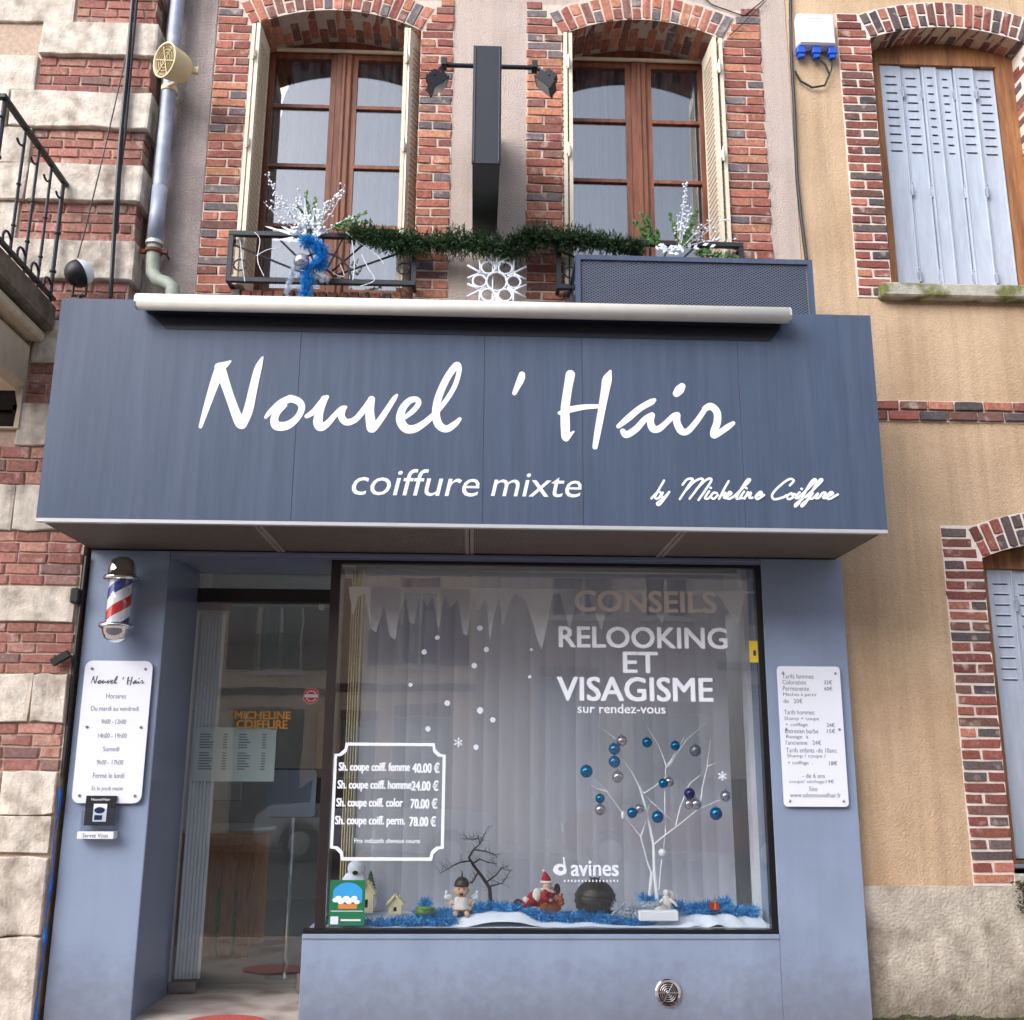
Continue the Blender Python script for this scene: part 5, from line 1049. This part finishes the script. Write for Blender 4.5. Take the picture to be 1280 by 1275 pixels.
# drainpipe
dp = thing('drainpipe', 'blue grey zinc drainpipe running down between the stone house and the roughcast wall', 'drainpipe', (-2.38, -.12, 4.9))
pc_ = -2.395
b = BM(); tube(b, [(pc_-.0, -.12, 9.1), (pc_, -.12, 5.75)], .052, 20, cap=False); tube(b, [(pc_, -.12, 5.76), (pc_, -.12, 5.30)], .056, 20); obj('pipe', b, M['zinc'], dp, True)
b = BM(); tube(b, [(pc_, -.12, 5.30), (pc_, -.12, 5.15), (pc_+.01, -.13, 5.06), (pc_+.06, -.16, 4.99), (pc_+.14, -.2, 4.95), (pc_+.2, -.24, 4.9), (pc_+.21, -.25, 4.6)], .05, 18); obj('elbow', b, M['zincg'], dp, True)
b = BM(); lathe(b, [(.052, 0), (.064, .004), (.064, .028), (.052, .032)], (pc_, -.12, 5.285), (0, 0, 1), 24); obj('socket_ring', b, M['alu'], dp)
for z in (5.22, 7.6):
    b = BM(); lathe(b, [(.051, 0), (.063, .003), (.063, .027), (.051, .03)], (pc_, -.12, z), (0, 0, 1), 24); box(b, pc_-.1, pc_-.06, -.135, -.105, z, z+.03); box(b, pc_+.06, pc_+.1, -.135, -.105, z, z+.03); tube(b, [(pc_+.08, -.12, z+.015), (pc_+.08, 0, z+.015)], .008, 6); obj('pipe_clamp', b, M['rust'], dp)
# loudspeaker
lsax = Vector((-.60, -.78, -.12)).normalized(); fc = P3(206, 75, -.42)
ls = thing('loudspeaker', 'round cream street loudspeaker clamped to the drainpipe', 'loudspeaker', fc)
b = BM(); lathe(b, [(.03, -.19), (.095, -.18), (.112, -.13), (.128, -.02), (.134, 0), (.134, .006), (.122, .006), (.118, -.01)], fc, lsax, 36, cap=False); obj('housing', b, M['creamp'], ls, True)
b = BM(); lathe(b, [(.119, -.012), (.119, -.008)], fc, lsax, 30); obj('grille_cloth', b, M['creamd'], ls)
a_ = lsax.orthogonal().normalized(); c2 = lsax.cross(a_); b = BM()
for r in (.03, .055, .08, .105): tube(b, [fc+lsax*-.004+(a_*math.cos(t)+c2*math.sin(t))*r for t in [i*math.pi/14 for i in range(29)]], .0026, 4, cap=False)
for k in range(6): t = k*math.pi/3; tube(b, [fc-lsax*.003, fc-lsax*.003+(a_*math.cos(t)+c2*math.sin(t))*.12], .004, 5)
obj('grille_ribs', b, M['creamp'], ls)
b = BM(); bk = fc-lsax*.15; obox(b, bk+Vector((.07, .02, 0)), Vector((1, 0, 0)), Vector((0, 1, 0)), Vector((0, 0, 1)), .1, .03, .05); tube(b, [bk+Vector((.02, .05, -.04)), Vector((pc_, -.17, bk.z-.06))], .014, 8); lathe(b, [(.053, 0), (.06, .002), (.06, .04), (.053, .042)], (pc_, -.12, bk.z-.08), (0, 0, 1), 20); obj('bracket', b, M['creamp'], ls)
# round lamp on top of the sign
lc = P3(99, 342, -.32)
lp = thing('floodlight', 'round black and white outdoor lamp standing behind the left corner of the sign', 'lamp', lc-Vector((0, 0, .3)))
dl_ = Vector((-.75, -.5, -.55)).normalized()
b = BM(); lathe(b, [(.1*math.cos(t)+.0001, .1*math.sin(t)) for t in [rad(-4+i*9.4) for i in range(11)]], lc, dl_, 28); obj('black_hood', b, M['black'], lp, True)
b = BM(); lathe(b, [(.098*math.cos(t)+.0001, -.098*math.sin(t)) for t in [rad(i*9) for i in range(11)]], lc-dl_*.004, dl_, 28); obj('white_globe', b, M['whitep'], lp, True)
b = BM(); tube(b, [lc+Vector((-.03, 0, -.09)), lc+Vector((-.03, 0, -.17)), lc+Vector((.06, 0, -.17)), lc+Vector((.06, 0, -.08))], .011, 8); tube(b, [lc+Vector((.02, 0, -.17)), lc+Vector((.02, .02, -.5))], .014, 8); obj('stand', b, M['black'], lp)
def cable(pts, r, label, seg=7, m='black'):
    b = BM(); tube(b, pts, r, seg); return tag(obj('cable', b, M[m]), label, 'cable')
cable([P3(161, 55, -.24), P3(130, 190, -.25), P3(107, 285, -.27), P3(97, 322, -.31)], .005, 'thin slack wire running diagonally down to the round lamp')
cable([P3(x, y, -.235) for x, y in ((173, -40), (166, 0), (158, 95), (150, 180), (145, 250), (141, 320), (138, 372))], .016, 'thick black cable running down the face of the stone house')
cable([P3(x, y, -.225) for x, y in ((178, -40), (171, 0), (163, 90), (156, 170), (150, 215), (146, 290))], .011, 'thinner black cable joined to the thick one on the stone house')
cable([P3(x, y, -.03) for x, y in ((987, -40), (988, 0), (989, 70), (993, 140), (996, 220), (1001, 270), (1008, 325))], .013, 'black cable running down the joint between pink and ochre walls')
cable([P3(x, y, -.016) for x, y in ((860, -20), (890, 6), (930, 20), (955, 0))], .005, 'thin wire curving across the wall above the right arched window')
b = BM(); tube(b, [P3(958, 0, -.03), P3(930, 28, -.03), P3(912, 45, -.03)], .004, 5); tag(obj('cable', b, M['black']), 'short thin wire ending at the corner of the right arched window', 'cable')
# junction box
jb = thing('junction_box', 'white telecom junction box with blue connectors on the ochre wall', 'junction box', (2.66, -.1, 7.17))
b = BM(); box(b, 2.52, 2.82, -.11, -.012, 7.185, 7.47, .02, seg=3); obj('housing', b, M['whitep'], jb, True)
b = BM(); box(b, 2.53, 2.81, -.116, -.1105, 7.195, 7.225, .002); box(b, 2.6, 2.75, -.1135, -.1105, 7.42, 7.435); obj('lid_edge', b, M['whitep'], jb)
for x in (2.545, 2.67, 2.8):
    b = BM(); box(b, x-.035, x+.035, -.09, -.03, 7.12, 7.183, .006); obox(b, (x, -.06, 7.105), Vector((1, 0, .2)).normalized(), Vector((0, 1, 0)), Vector((-.2, 0, 1)).normalized(), .05, .04, .03); obj('connector', b, M['bluep'], jb)
b = BM(); tube(b, [(2.68, -.06, 7.1), (2.74, -.06, 7.03), (2.77, -.05, 6.95), (2.73, -.04, 6.86), (2.63, -.035, 6.84), (2.54, -.03, 6.9), (2.5, -.03, 6.99)], .009, 7); tube(b, [(2.8, -.06, 7.1), (2.79, -.05, 7.0), (2.76, -.045, 6.92)], .006, 6); obj('looped_cable', b, M['black'], jb)
# projecting sign with two spotlights
ps = thing('projecting_sign', 'dark double sided projecting sign seen edge on with a spotlight arm on each side', 'projecting sign', (.033, 0, 5.46))
b = BM(); box(b, -.062, .131, -1.04, -1.02, 5.456, 6.36, .004); box(b, -.056, .125, -1.0195, -.05, 6.30, 6.355); obj('edge_frame', b, M['darkn'], ps)
b = BM(); box(b, -.057, .126, -1.0195, -.06, 5.462, 6.299); obj('box_body', b, M['black'], ps)
for x in (-.048, .117): b = BM(); tube(b, [(x, -1.043, 5.47), (x, -1.043, 6.34)], .005, 6); obj('edge_bead', b, M['darkn'], ps)
b = BM(); tube(b, [(.03, -.05, 5.8), (.03, .0, 5.8)], .03, 10); tube(b, [(.03, -.05, 6.2), (.03, 0, 6.2)], .03, 10); obj('wall_mount', b, M['black'], ps)
for s_, px in ((-1, 545), (1, 684)):
    yb = -.8; xe = at(555 if s_ < 0 else 668, 88, yb)[0]; zb = 6.375
    b = BM(); tube(b, [(.03+s_*.05, yb, zb), (xe, yb, zb)], .016, 10); box(b, xe-.02, xe+.02, yb-.05, yb+.02, zb-.03, zb+.03, .004); obj('spotlight_arm', b, M['black'], ps)
    c = P3(px-s_*1, 104, yb-.05); dr = Vector((-s_*.62, .25, -.75)).normalized(); sd_ = Vector((0, 1, 0)).cross(dr).normalized(); fw = dr.cross(sd_)
    b = BM(); obox(b, c, sd_, fw, dr, .13, .16, .05); obox(b, c-dr*.045, sd_, fw, dr, .08, .1, .045); obox(b, c+dr*.03, sd_, fw, dr, .142, .172, .012)
    for q in (-.03, -.01, .01, .03): obox(b, c-dr*.07+sd_*q, sd_, fw, dr, .006, .09, .02)
    sl = obj('spotlight', b, M['black'], ps)
    b = BM(); obox(b, c+dr*.0375, sd_, fw, dr, .116, .146, .004); obj('lens', b, M['lens'], sl)
    b = BM(); tube(b, [c-dr*.04+fw*.05, Vector((xe, yb-.02, zb))], .01, 6); tube(b, [c-dr*.04-fw*.05, Vector((xe, yb-.02, zb))], .01, 6); obj('yoke', b, M['black'], sl)
# window railings
def railing(x0, x1, label):
    t = thing('window_railing', label, 'railing', ((x0+x1)/2, -.1, 5.0), 'iron railings of the upper windows')
    y = -.13; z0, z1 = 5.02, 5.39
    b = BM(); box(b, x0, x1, y-.02, y+.02, z1-.02, z1+.02, .004); box(b, x0, x1, y-.018, y+.018, z0-.02, z0+.02, .004); box(b, x0, x0+.035, y-.016, y+.016, z0, z1); box(b, x1-.035, x1, y-.016, y+.016, z0, z1)
    for x in (x0+.015, x1-.015):
        for z in (z0, z1): box(b, x-.012, x+.012, y+.0, .0, z-.012, z+.012)
    obj('frame', b, M['iron'], t)
    cx = (x0+x1)/2; R_ = .09
    for k in range(9):
        a = math.pi*(k+.0)/8; dx, dz = math.cos(a), math.sin(a)
        l = min(abs((x1-x0)/2-.03)/max(abs(dx), 1e-3), (z1-z0-.02)/max(dz, 1e-3) if dz > .02 else 9)
        b = BM(); tube(b, [(cx+dx*R_, y, z0+.01+dz*R_), (cx+dx*l, y, z0+.01+dz*l)], .008, 6); obj('ray_bar', b, M['iron'], t)
    for r in (R_, .22):
        b = BM(); tube(b, [(cx+r*math.cos(i*math.pi/16), y-.003, z0+.01+r*math.sin(i*math.pi/16)) for i in range(17)], .008, 6); obj('scroll_arc', b, M['iron'], t)
    for s_ in (-1, 1): b = BM(); tube(b, [(cx+s_*(.6+.045*math.cos(i*.6)), y, z0+.12+.045*math.sin(i*.6)) for i in range(11)], .007, 6); obj('scroll', b, M['iron'], t)
railing(-1.853, -.466, 'black iron railing with sun ray bars under the left upper window')
railing(.57, 1.98, 'black iron railing under the right upper window behind the mesh box')
# mesh box over the air conditioner
mbx = thing('mesh_cover', 'blue grey framed mesh cover box standing on the sign below the right window', 'mesh box', (1.51, -.4, 4.48))
MX0, MX1, MY, MZ0, MZ1 = .672, 2.352, -.55, 4.48, 5.068
b = BM(); plate(b, [(MX0, MZ0), (MX0, MZ1), (MX1, MZ1), (MX1, MZ0)], [[(MX0+.035, MZ0+.03), (MX0+.035, MZ1-.035), (MX1-.035, MZ1-.035), (MX1-.035, MZ0+.03)]], MY, MY+.03)
for x in (MX0, MX1-.03): box(b, x, x+.03, MY+.031, -.1, MZ1-.03, MZ1-.002); box(b, x, x+.03, -.099, -.07, MZ0, MZ1); box(b, x, x+.03, MY+.031, -.1, MZ0, MZ0+.03)
box(b, MX0+.031, MX1-.031, -.098, -.071, MZ1-.031, MZ1-.003); obj('frame', b, M['fascia'], mbx)
b = BM(); lattice(b, MX0+.03, MX1-.03, MZ0+.03, MZ1-.03, .032, .6, .0075, lambda u, v, d: Vector((u, MY+.014+d*.5, v))); obj('mesh_panel', b, M['meshgrey'], mbx)
b = BM(); lattice(b, MY+.03, -.1, MZ0+.03, MZ1-.03, .026, .6, .0055, lambda u, v, d: Vector((MX0+.014+d*.5, u, v))); lattice(b, MY+.03, -.1, MZ0+.03, MZ1-.03, .026, .6, .0055, lambda u, v, d: Vector((MX1-.014-d*.5, u, v))); obj('mesh_side', b, M['fascia'], mbx)
ac = thing('air_conditioner', 'dark air conditioning unit behind the mesh cover box', 'air conditioner', (1.5, -.3, 4.48))
b = BM(); box(b, .71, 2.315, -.518, -.12, 4.49, 5.036, .004); obj('housing', b, M['black'], ac)
b = BM(); box(b, 1.0, 1.9, -.119, -.02, 4.55, 4.9); obj('wall_bracket', b, M['black'], ac)
# snowflake light ornament
c = P3(621, 352, -.2)
sn = thing('snowflake_light', 'large white tube snowflake ornament under the fir garland', 'light ornament', c)
def sfl(bm, c, R, r):
    X = lambda t, q: c+Vector((q*math.cos(t), 0, q*math.sin(t)))
    for k in range(6):
        t = k*math.pi/3+math.pi/6
        tube(bm, [X(t, R*.36), X(t, R)], r, 8)
        tube(bm, [X(t, R*.55), X(t+.42, R*.86)], r, 8); tube(bm, [X(t, R*.55), X(t-.42, R*.86)], r, 8)
        t2 = t+math.pi/6; cc = X(t2, R*.5); tube(bm, [cc+Vector((R*.2*math.cos(u), 0, R*.19*math.sin(u))) for u in [i*math.pi/10 for i in range(21)]], r, 7, cap=False)
        cc = X(t, R*.2)
    tube(bm, [X(u, R*.3) for u in [i*math.pi/6 for i in range(13)]], r, 7, cap=False)
b = BM(); sfl(b, c, .25, .0085); obj('tube', b, M['whitep'], sn, True)
b = BM(); tube(b, [c+Vector((-.03, .02, .3)), c+Vector((-.03, .02, -.3))], .006, 6); obj('hanging_rod', b, M['whitep'], sn)
# fir garland
gp = [P3(px, py, y) for px, py, y in ((440, 292, -.18), (470, 297, -.2), (500, 304, -.2), (530, 304, -.18), (570, 303, -.2), (605, 305, -.22), (640, 312, -.2), (660, 298, -.2), (690, 299, -.2), (720, 300, -.2), (750, 303, -.2), (785, 308, -.18), (800, 312, -.15))]
gp = [Vector(p) for p in catmull([tuple(p) for p in gp], 5)]
gl_ = thing('fir_garland', 'long green artificial fir garland strung between the two upper window railings', 'garland', gp[len(gp)//2])
rn = random.Random(11); b = BM()
for _ in range(3400):
    t = rn.uniform(0, len(gp)-1.01); i = int(t); base = gp[i].lerp(gp[i+1], t-i); f = .55+.45*math.sin(math.pi*min(1, t/(len(gp)-1)*1.06))
    d = Vector((rn.gauss(0, .7), rn.gauss(0, 1), rn.gauss(0, 1))).normalized(); ln_ = rn.uniform(.05, .16)*f; tip = base+d*ln_
    for k in range(8):
        q = base.lerp(tip, .25+k*.1); e = (d+Vector((rn.gauss(0, .7), rn.gauss(0, .7), rn.gauss(0, .7)))).normalized()*rn.uniform(.018, .036); s_ = e.orthogonal().normalized()*.0045
        quad(b, q-s_, q+e-s_*.3, q+e+s_*.3, q+s_)
stuff_ = obj('needles', b, M['grass'], gl_)
b = BM(); tube(b, gp, .01, 6); obj('core_wire', b, M['twig'], gl_)
# flower arrangements
def spray(bm, p, d, ln_, n, rs, rn, wob=.25):
    q = p.copy(); pts = [p.copy()]; dd = d.normalized()
    for i in range(6): dd = (dd+Vector((rn.gauss(0, wob), rn.gauss(0, wob), rn.gauss(0, wob)))*.3).normalized(); q = q+dd*ln_/6; pts.append(q.copy())
    tube(bm, pts, [.0035-.0004*i for i in range(7)], 5)
    for i in range(n):
        t = rn.uniform(1.5, 5.99); k = int(t); c = pts[k].lerp(pts[k+1], t-k)+Vector((rn.gauss(0, .012), rn.gauss(0, .012), rn.gauss(0, .012))); ball(bm, c, rs*rn.uniform(.6, 1.2), 6)
def leaves(bm, p, d, ln_, n, lw, rn, ll=.03):
    pts = [p+d.normalized()*ln_*i/5+Vector((rn.gauss(0, .006), rn.gauss(0, .006), -.006*i*i*.2)) for i in range(6)]
    tube(bm, pts, .0022, 4)
    for i in range(n):
        t = rn.uniform(.5, 4.99); k = int(t); c = pts[k].lerp(pts[k+1], t-k); e = (d.normalized()*.8+Vector((rn.gauss(0, 1), rn.gauss(0, .7), rn.gauss(0, 1))).normalized()).normalized()*ll*rn.uniform(.6, 1.1); s_ = e.cross(Vector((0, 1, .3))).normalized()*lw
        quad(bm, c, c+e*.5-s_, c+e, c+e*.5+s_)
rn = random.Random(21)
a1 = P3(388, 300, -.22)
fa = thing('flower_arrangement', 'white berry and fern arrangement with a blue tinsel bow on the left railing', 'flower arrangement', a1, 'arrangements on the upper window railings')
b = BM()
for px, py, n in ((342, 215, 26), (350, 240, 26), (330, 260, 14), (375, 235, 16), (425, 235, 22), (415, 250, 22), (434, 228, 10), (440, 262, 8), (360, 262, 12)): t = P3(px, py, -.22+rn.uniform(-.08, .05)); spray(b, a1, t-a1, (t-a1).length, int(n*1.5), .0095, rn)
obj('berry_branches', b, M['whitep'], fa)
b = BM()
for _ in range(46): ball(b, P3(rn.gauss(386, 9), rn.gauss(277, 9), -.27+rn.uniform(-.04, .04)), rn.uniform(.008, .016), 7)
obj('white_berries', b, M['whitep'], fa)
b = BM()
for px, py in ((338, 285), (345, 300), (356, 285), (374, 265), (401, 284), (362, 302), (392, 265), (380, 252), (405, 290)):
    t = P3(px, py, -.25); p = a1.lerp(t, .5); e = (t-a1); s_ = e.cross(Vector((0, 1, 0))).normalized()*.018; o_ = Vector((0, -.02, 0)); quad(b, a1.lerp(t, .35), p+s_+o_, t, p-s_+o_)
    quad(b, a1.lerp(t, .55), t+s_*.8+o_, t+e*.15, t-s_*.6)
obj('white_leaves', b, M['whitet'], fa)
b = BM()
for px, py in ((382, 235), (395, 245), (372, 250), (390, 262), (455, 262), (465, 272), (440, 268), (432, 275), (425, 282)):
    t = P3(px, py, -.2); s0 = a1 if px < 410 else P3(418, 286, -.2); leaves(b, s0, t-s0, (t-s0).length, 60, .008, rn)
obj('fern_leaves', b, M['fern'], fa)
b = BM(); path = [P3(x, y, -.26) for x, y in ((378, 300), (390, 303), (402, 312), (404, 325), (396, 335), (385, 340), (384, 355), (382, 372))]; fuzz(b, path, .055, 2600, .03, .0035, rn); obj('blue_tinsel_bow', b, M['foilb'], fa)
b = BM(); path = [P3(x, y, -.27) for x, y in ((372, 325), (366, 340), (361, 355), (358, 370))]; fuzz(b, path, .022, 420, .018, .003, rn); path = [P3(x, y, -.27) for x, y in ((388, 338), (398, 344), (408, 350))]; fuzz(b, path, .03, 420, .018, .003, rn); obj('white_tinsel', b, M['foilw'], fa)
b = BM(); ball(b, P3(377, 327, -.3), .058, 20); obj('silver_bauble', b, M['bbsil'], fa, True)
b = BM()
for l in (((318, 290), (325, 300), (322, 325), (330, 345)), ((300, 300), (303, 330), (306, 352)), ((425, 330), (430, 345), (418, 342), (405, 330)), ((440, 300), (443, 330), (441, 350)), ((452, 318), (460, 335), (468, 350), (450, 358)), ((432, 290), (445, 300), (470, 318), (480, 330)), ((320, 320), (335, 312), (352, 310))):
    tube(b, catmull([tuple(P3(x, y, -.2)) for x, y in l], 8), .0028, 5)
tag(obj('string_lights', b, M['whitep']), 'white icicle string lights dangling from the left window railing', 'string lights')
a2 = P3(850, 312, -.3)
fb2 = thing('flower_arrangement', 'green fern and white twig arrangement on the mesh box under the right window', 'flower arrangement', a2, 'arrangements on the upper window railings')
b = BM()
for px, py, n in ((850, 228, 14), (846, 250, 16), (862, 262, 12), (905, 265, 14), (912, 272, 10), (880, 262, 10), (838, 270, 8)): t = P3(px, py, -.3+rn.uniform(-.06, .06)); spray(b, a2, t-a2, (t-a2).length, int(n*1.6), .0085, rn)
obj('white_twigs', b, M['whitep'], fb2)
b = BM()
for px, py in ((800, 262), (792, 272), (808, 268), (812, 285), (800, 290), (822, 285), (872, 258), (866, 272), (838, 262), (842, 282), (885, 310), (900, 316), (920, 316), (868, 290)):
    t = P3(px, py, -.28); s0 = P3(820, 306, -.28) if px < 825 else (a2 if px < 880 else P3(868, 317, -.28)); leaves(b, s0, t-s0, (t-s0).length, 80, .008, rn)
obj('fern_leaves', b, M['fern'], fb2)
b = BM()
for _ in range(26):
    c = P3(rn.gauss(850, 14), rn.gauss(311, 3.5), -.32); e = Vector((rn.gauss(0, 1), -.3, rn.gauss(0, .7))).normalized()*.05; s_ = e.cross(Vector((0, 1, 0))).normalized()*.012; quad(b, c, c+e*.5-s_, c+e, c+e*.5+s_)
obj('white_leaves', b, M['whitep'], fb2)
# ================================================================== ACROSS THE STREET (seen in the glass)
OY = -14.66
def opp_house(name, label, x0, x1, h, m, wins, doors, band=None):
    t = thing(name, label, 'house', ((x0+x1)/2, OY, 0))
    holes = [[(a, z0), (a, z1), (c, z1), (c, z0)] for a, c, z0, z1, *_ in wins+doors]
    b = BM(); plate(b, [(x0, 0), (x1, 0), (x1, h), (x0, h)], holes, OY, OY-.35); obj('wall', b, m, t)
    for a, c, z0, z1, kind in wins:
        b = BM(); n = int((c-a)/.085)
        plate(b, [(a, z0-.02), (a, z1), (c, z1), (c, z0-.02)], [[(a+.06, z0+.05), (a+.06, z1-.06), ((a+c)/2-.03, z1-.06), ((a+c)/2-.03, z0+.05)], [((a+c)/2+.03, z0+.05), ((a+c)/2+.03, z1-.06), (c-.06, z1-.06), (c-.06, z0+.05)]], OY-.2, OY-.14); W_ = obj('window', b, M['beige'], t)
        b = BM(); box(b, a+.02, c-.02, OY-.24, OY-.21, z0, z1); obj('pane', b, M['oppwin'], W_)
        b = BM(); box(b, a-.1, c+.1, OY-.02, OY+.08, z0-.1, z0-.021); obj('sill', b, M['mortar_w'], W_)
        for i in range(n): brick(t, a+i*(c-a)/n+.006, a+(i+1)*(c-a)/n-.006, z1+.005, z1+.225, OY-.05, .07, 'right')
        if kind == 'sh':
            for q in (a-.62, c+.02):
                b = BM(); box(b, q, q+.6, OY+.02, OY+.06, z0, z1)
                for k in range(18): box(b, q+.06, q+.54, OY+.061, OY+.068, z0+.1+k*(z1-z0-.2)/18, z0+.1+k*(z1-z0-.2)/18+.03)
                obj('shutter', b, M['brownsh'], W_)
            b = BM()
            for k in range(10): tube(b, [(a+.05+k*(c-a-.1)/9, OY+.1, z0), (a+.05+k*(c-a-.1)/9, OY+.1, z0+.75)], .012, 5)
            box(b, a, c, OY+.08, OY+.12, z0+.75, z0+.79); obj('railing', b, M['iron'], W_)
    for a, c, z0, z1, kind in doors:
        b = BM(); box(b, a, c, OY-.25, OY-.2, z0, z1)
        if kind == 'g':
            for k in range(5): box(b, a+.05+k*(c-a)/5, a+(k+1)*(c-a)/5-.05, OY-.199, OY-.17, z0+.1, z1-.1)
        obj('door', b, M['shutw'] if kind == 'g' else M['oppwin'], t)
        n = int((c-a)/.09)
        for i in range(n): brick(t, a+i*(c-a)/n+.006, a+(i+1)*(c-a)/n-.006, z1+.005, z1+.225, OY-.05, .07, 'right')
    if band:
        b = BM(); box(b, x0, x1, OY+.001, OY+.05, band, band+.16); obj('string_course', b, M['brownsh'], t)
    b = BM(); plate(b, [(x0-.1, h), (x1+.1, h), (x1+.1, h+.2), (x0-.1, h+.2)], [], OY+.2, OY-6)
    vs = [b.verts.new(v) for v in ((x0, OY+.3, h+.2), (x1, OY+.3, h+.2), (x1, OY-3, h+2), (x0, OY-3, h+2), (x0, OY-6, h+.2), (x1, OY-6, h+.2))]
    b.faces.new((vs[0], vs[1], vs[2], vs[3])); b.faces.new((vs[3], vs[2], vs[5], vs[4])); obj('roof', b, M['roof'], t)
    return t
opp_house('house_across', 'ochre house with brown shutters across the street, reflected in the shop glass', -9.6, .05, 8.2, M['opptan'],
          [(-1.55, -.72, 3.55, 5.15, 'sh'), (-4.8, -3.8, 3.55, 5.15, 'sh'), (-8, -7, 3.55, 5.15, 'sh'), (-1.55, -.7, 6.3, 7.6, 'n'), (-4.8, -3.8, 6.3, 7.6, 'n'), (-8, -7, 6.3, 7.6, 'n')], [(-2.7, -1.9, .1, 2.4, 'g'), (-1.6, -.45, .1, 2.5, 'g'), (-5.2, -3.7, .1, 2.5, 'd'), (-8.2, -6.8, .1, 2.5, 'g')], 3.0)
opp_house('house_across', 'grey brick house with a pale garage across the street, reflected in the shop glass', .051, 5.1, 7.6, M['oppgrey'],
          [(1.6, 3.0, 4.6, 5.8, 'n'), (3.6, 4.6, 4.6, 5.8, 'n')], [(1.35, 2.6, .1, 3.3, 'g'), (3.3, 4.7, .1, 2.6, 'd')])
opp_house('house_across', 'brick house with wide dark shop windows across the street, reflected in the shop glass', 5.101, 13, 8.4, M['oppgrey'],
          [(5.8, 6.9, 4.4, 5.9, 'n'), (8.2, 9.3, 4.4, 5.9, 'n'), (10.8, 11.9, 4.4, 5.9, 'n')], [(5.6, 8.6, .4, 3.0, 'd'), (9.4, 12.2, .4, 3.0, 'd')], 3.5)
opp_house('house_across', 'plain rendered house across the street, far to the left of the ochre one', -20, -9.7, 8.8, M['rough'], [(-12.5, -11.4, 3.8, 5.3, 'n'), (-16.5, -15.4, 3.8, 5.3, 'n')], [(-14.5, -13.3, .1, 2.4, 'g')])
opp_house('house_across', 'plain rendered house across the street, far to the right of the brick ones', 13.05, 24, 8.0, M['opptan'], [(15, 16.1, 3.8, 5.3, 'n'), (19, 20.1, 3.8, 5.3, 'n')], [(17, 18.2, .1, 2.4, 'g')])
def car(x, y, m, label, L_=4.2, sgn=1, van=False):
    t = thing('parked_car', label, 'car', (x, y, -.12), 'cars parked across the street')
    z = -.12; w_ = 1.75; X = lambda u: x+sgn*u
    top = 1.95 if van else 1.45
    low = [(-L_/2, .35), (-L_/2+.02, .75), (-L_/2+.15, .92), (-.9, .98), (1.2, 1.0), (L_/2-.25, .95), (L_/2-.02, .75), (L_/2, .35)]
    wheel = lambda cx: [(cx+.36*math.cos(a), .32+.36*math.sin(a)) for a in [math.pi*i/10 for i in range(11)]]
    prof = low+[(L_/2-.3, .25)]+[(p[0], max(p[1], .25)) for p in wheel(1.3)]+[(p[0], max(p[1], .25)) for p in wheel(-1.35)]+[(-L_/2+.3, .25)]
    b = BM(); plate(b, [(X(a), z+c) for a, c in prof], [], y-w_/2, y+w_/2); bmesh.ops.bevel(b, geom=[e for e in b.edges if abs(e.verts[0].co.y-e.verts[1].co.y) < .01 and len(e.link_faces) == 2 and e.calc_face_angle(0) > .5], offset=.05, segments=2, affect='EDGES'); obj('body', b, m, t)
    cab = [(-1.35, .975), (-.7 if not van else -1.0, top-.05), (-.3, top), (1.1, top), (1.7 if not van else 1.9, .99)]
    b = BM(); plate(b, [(X(a), z+c) for a, c in cab], [], y-w_/2+.1, y+w_/2-.1); obj('cabin', b, M['cargl'], t)
    b = BM(); plate(b, [(X(-.72), z+top-.06), (X(-.3), z+top+.02), (X(1.1), z+top+.02), (X(1.3), z+top-.06)], [], y-w_/2+.12, y+w_/2-.12)
    for a in (-.05, 1.05): box(b, min(X(a), X(a+.08)), max(X(a), X(a+.08)), y-w_/2+.09, y+w_/2-.09, z+.98, z+top)
    obj('roof', b, m, t)
    for cx in (1.3, -1.35):
        for s_ in (-1, 1):
            b = BM(); lathe(b, [(.2, .0), (.31, .01), (.32, .1), (.31, .19), (.2, .2)], (X(cx), y+s_*(w_/2-.01), z+.32), (0, -s_, 0), 24); wv = obj('wheel', b, M['tyre'], t)
            b = BM(); lathe(b, [(.19, 0), (.2, .012), (.06, .025)], (X(cx), y+s_*(w_/2-.008), z+.32), (0, s_, 0), 12); obj('rim', b, M['alu'], wv)
    for s_ in (-1, 1):
        b = BM(); box(b, min(X(-L_/2-.01), X(-L_/2+.12)), max(X(-L_/2-.01), X(-L_/2+.12)), y+s_*.62-.14, y+s_*.62+.14, z+.62, z+.76, .02); obj('headlight', b, M['lens'], t)
        b = BM(); box(b, min(X(L_/2-.12), X(L_/2+.01)), max(X(L_/2-.12), X(L_/2+.01)), y+s_*.66-.12, y+s_*.66+.12, z+.68, z+.84, .02); obj('tail_light', b, M['lampr'], t)
car(3.6, -11.4, M['carred'], 'small red car parked across the street, faintly reflected in the shop window')
car(-1.7, -11.4, M['carwh'], 'white car parked across the street left of the red one', sgn=-1)
car(-7.2, -11.4, M['screen'], 'grey car parked across the street left of the white one')
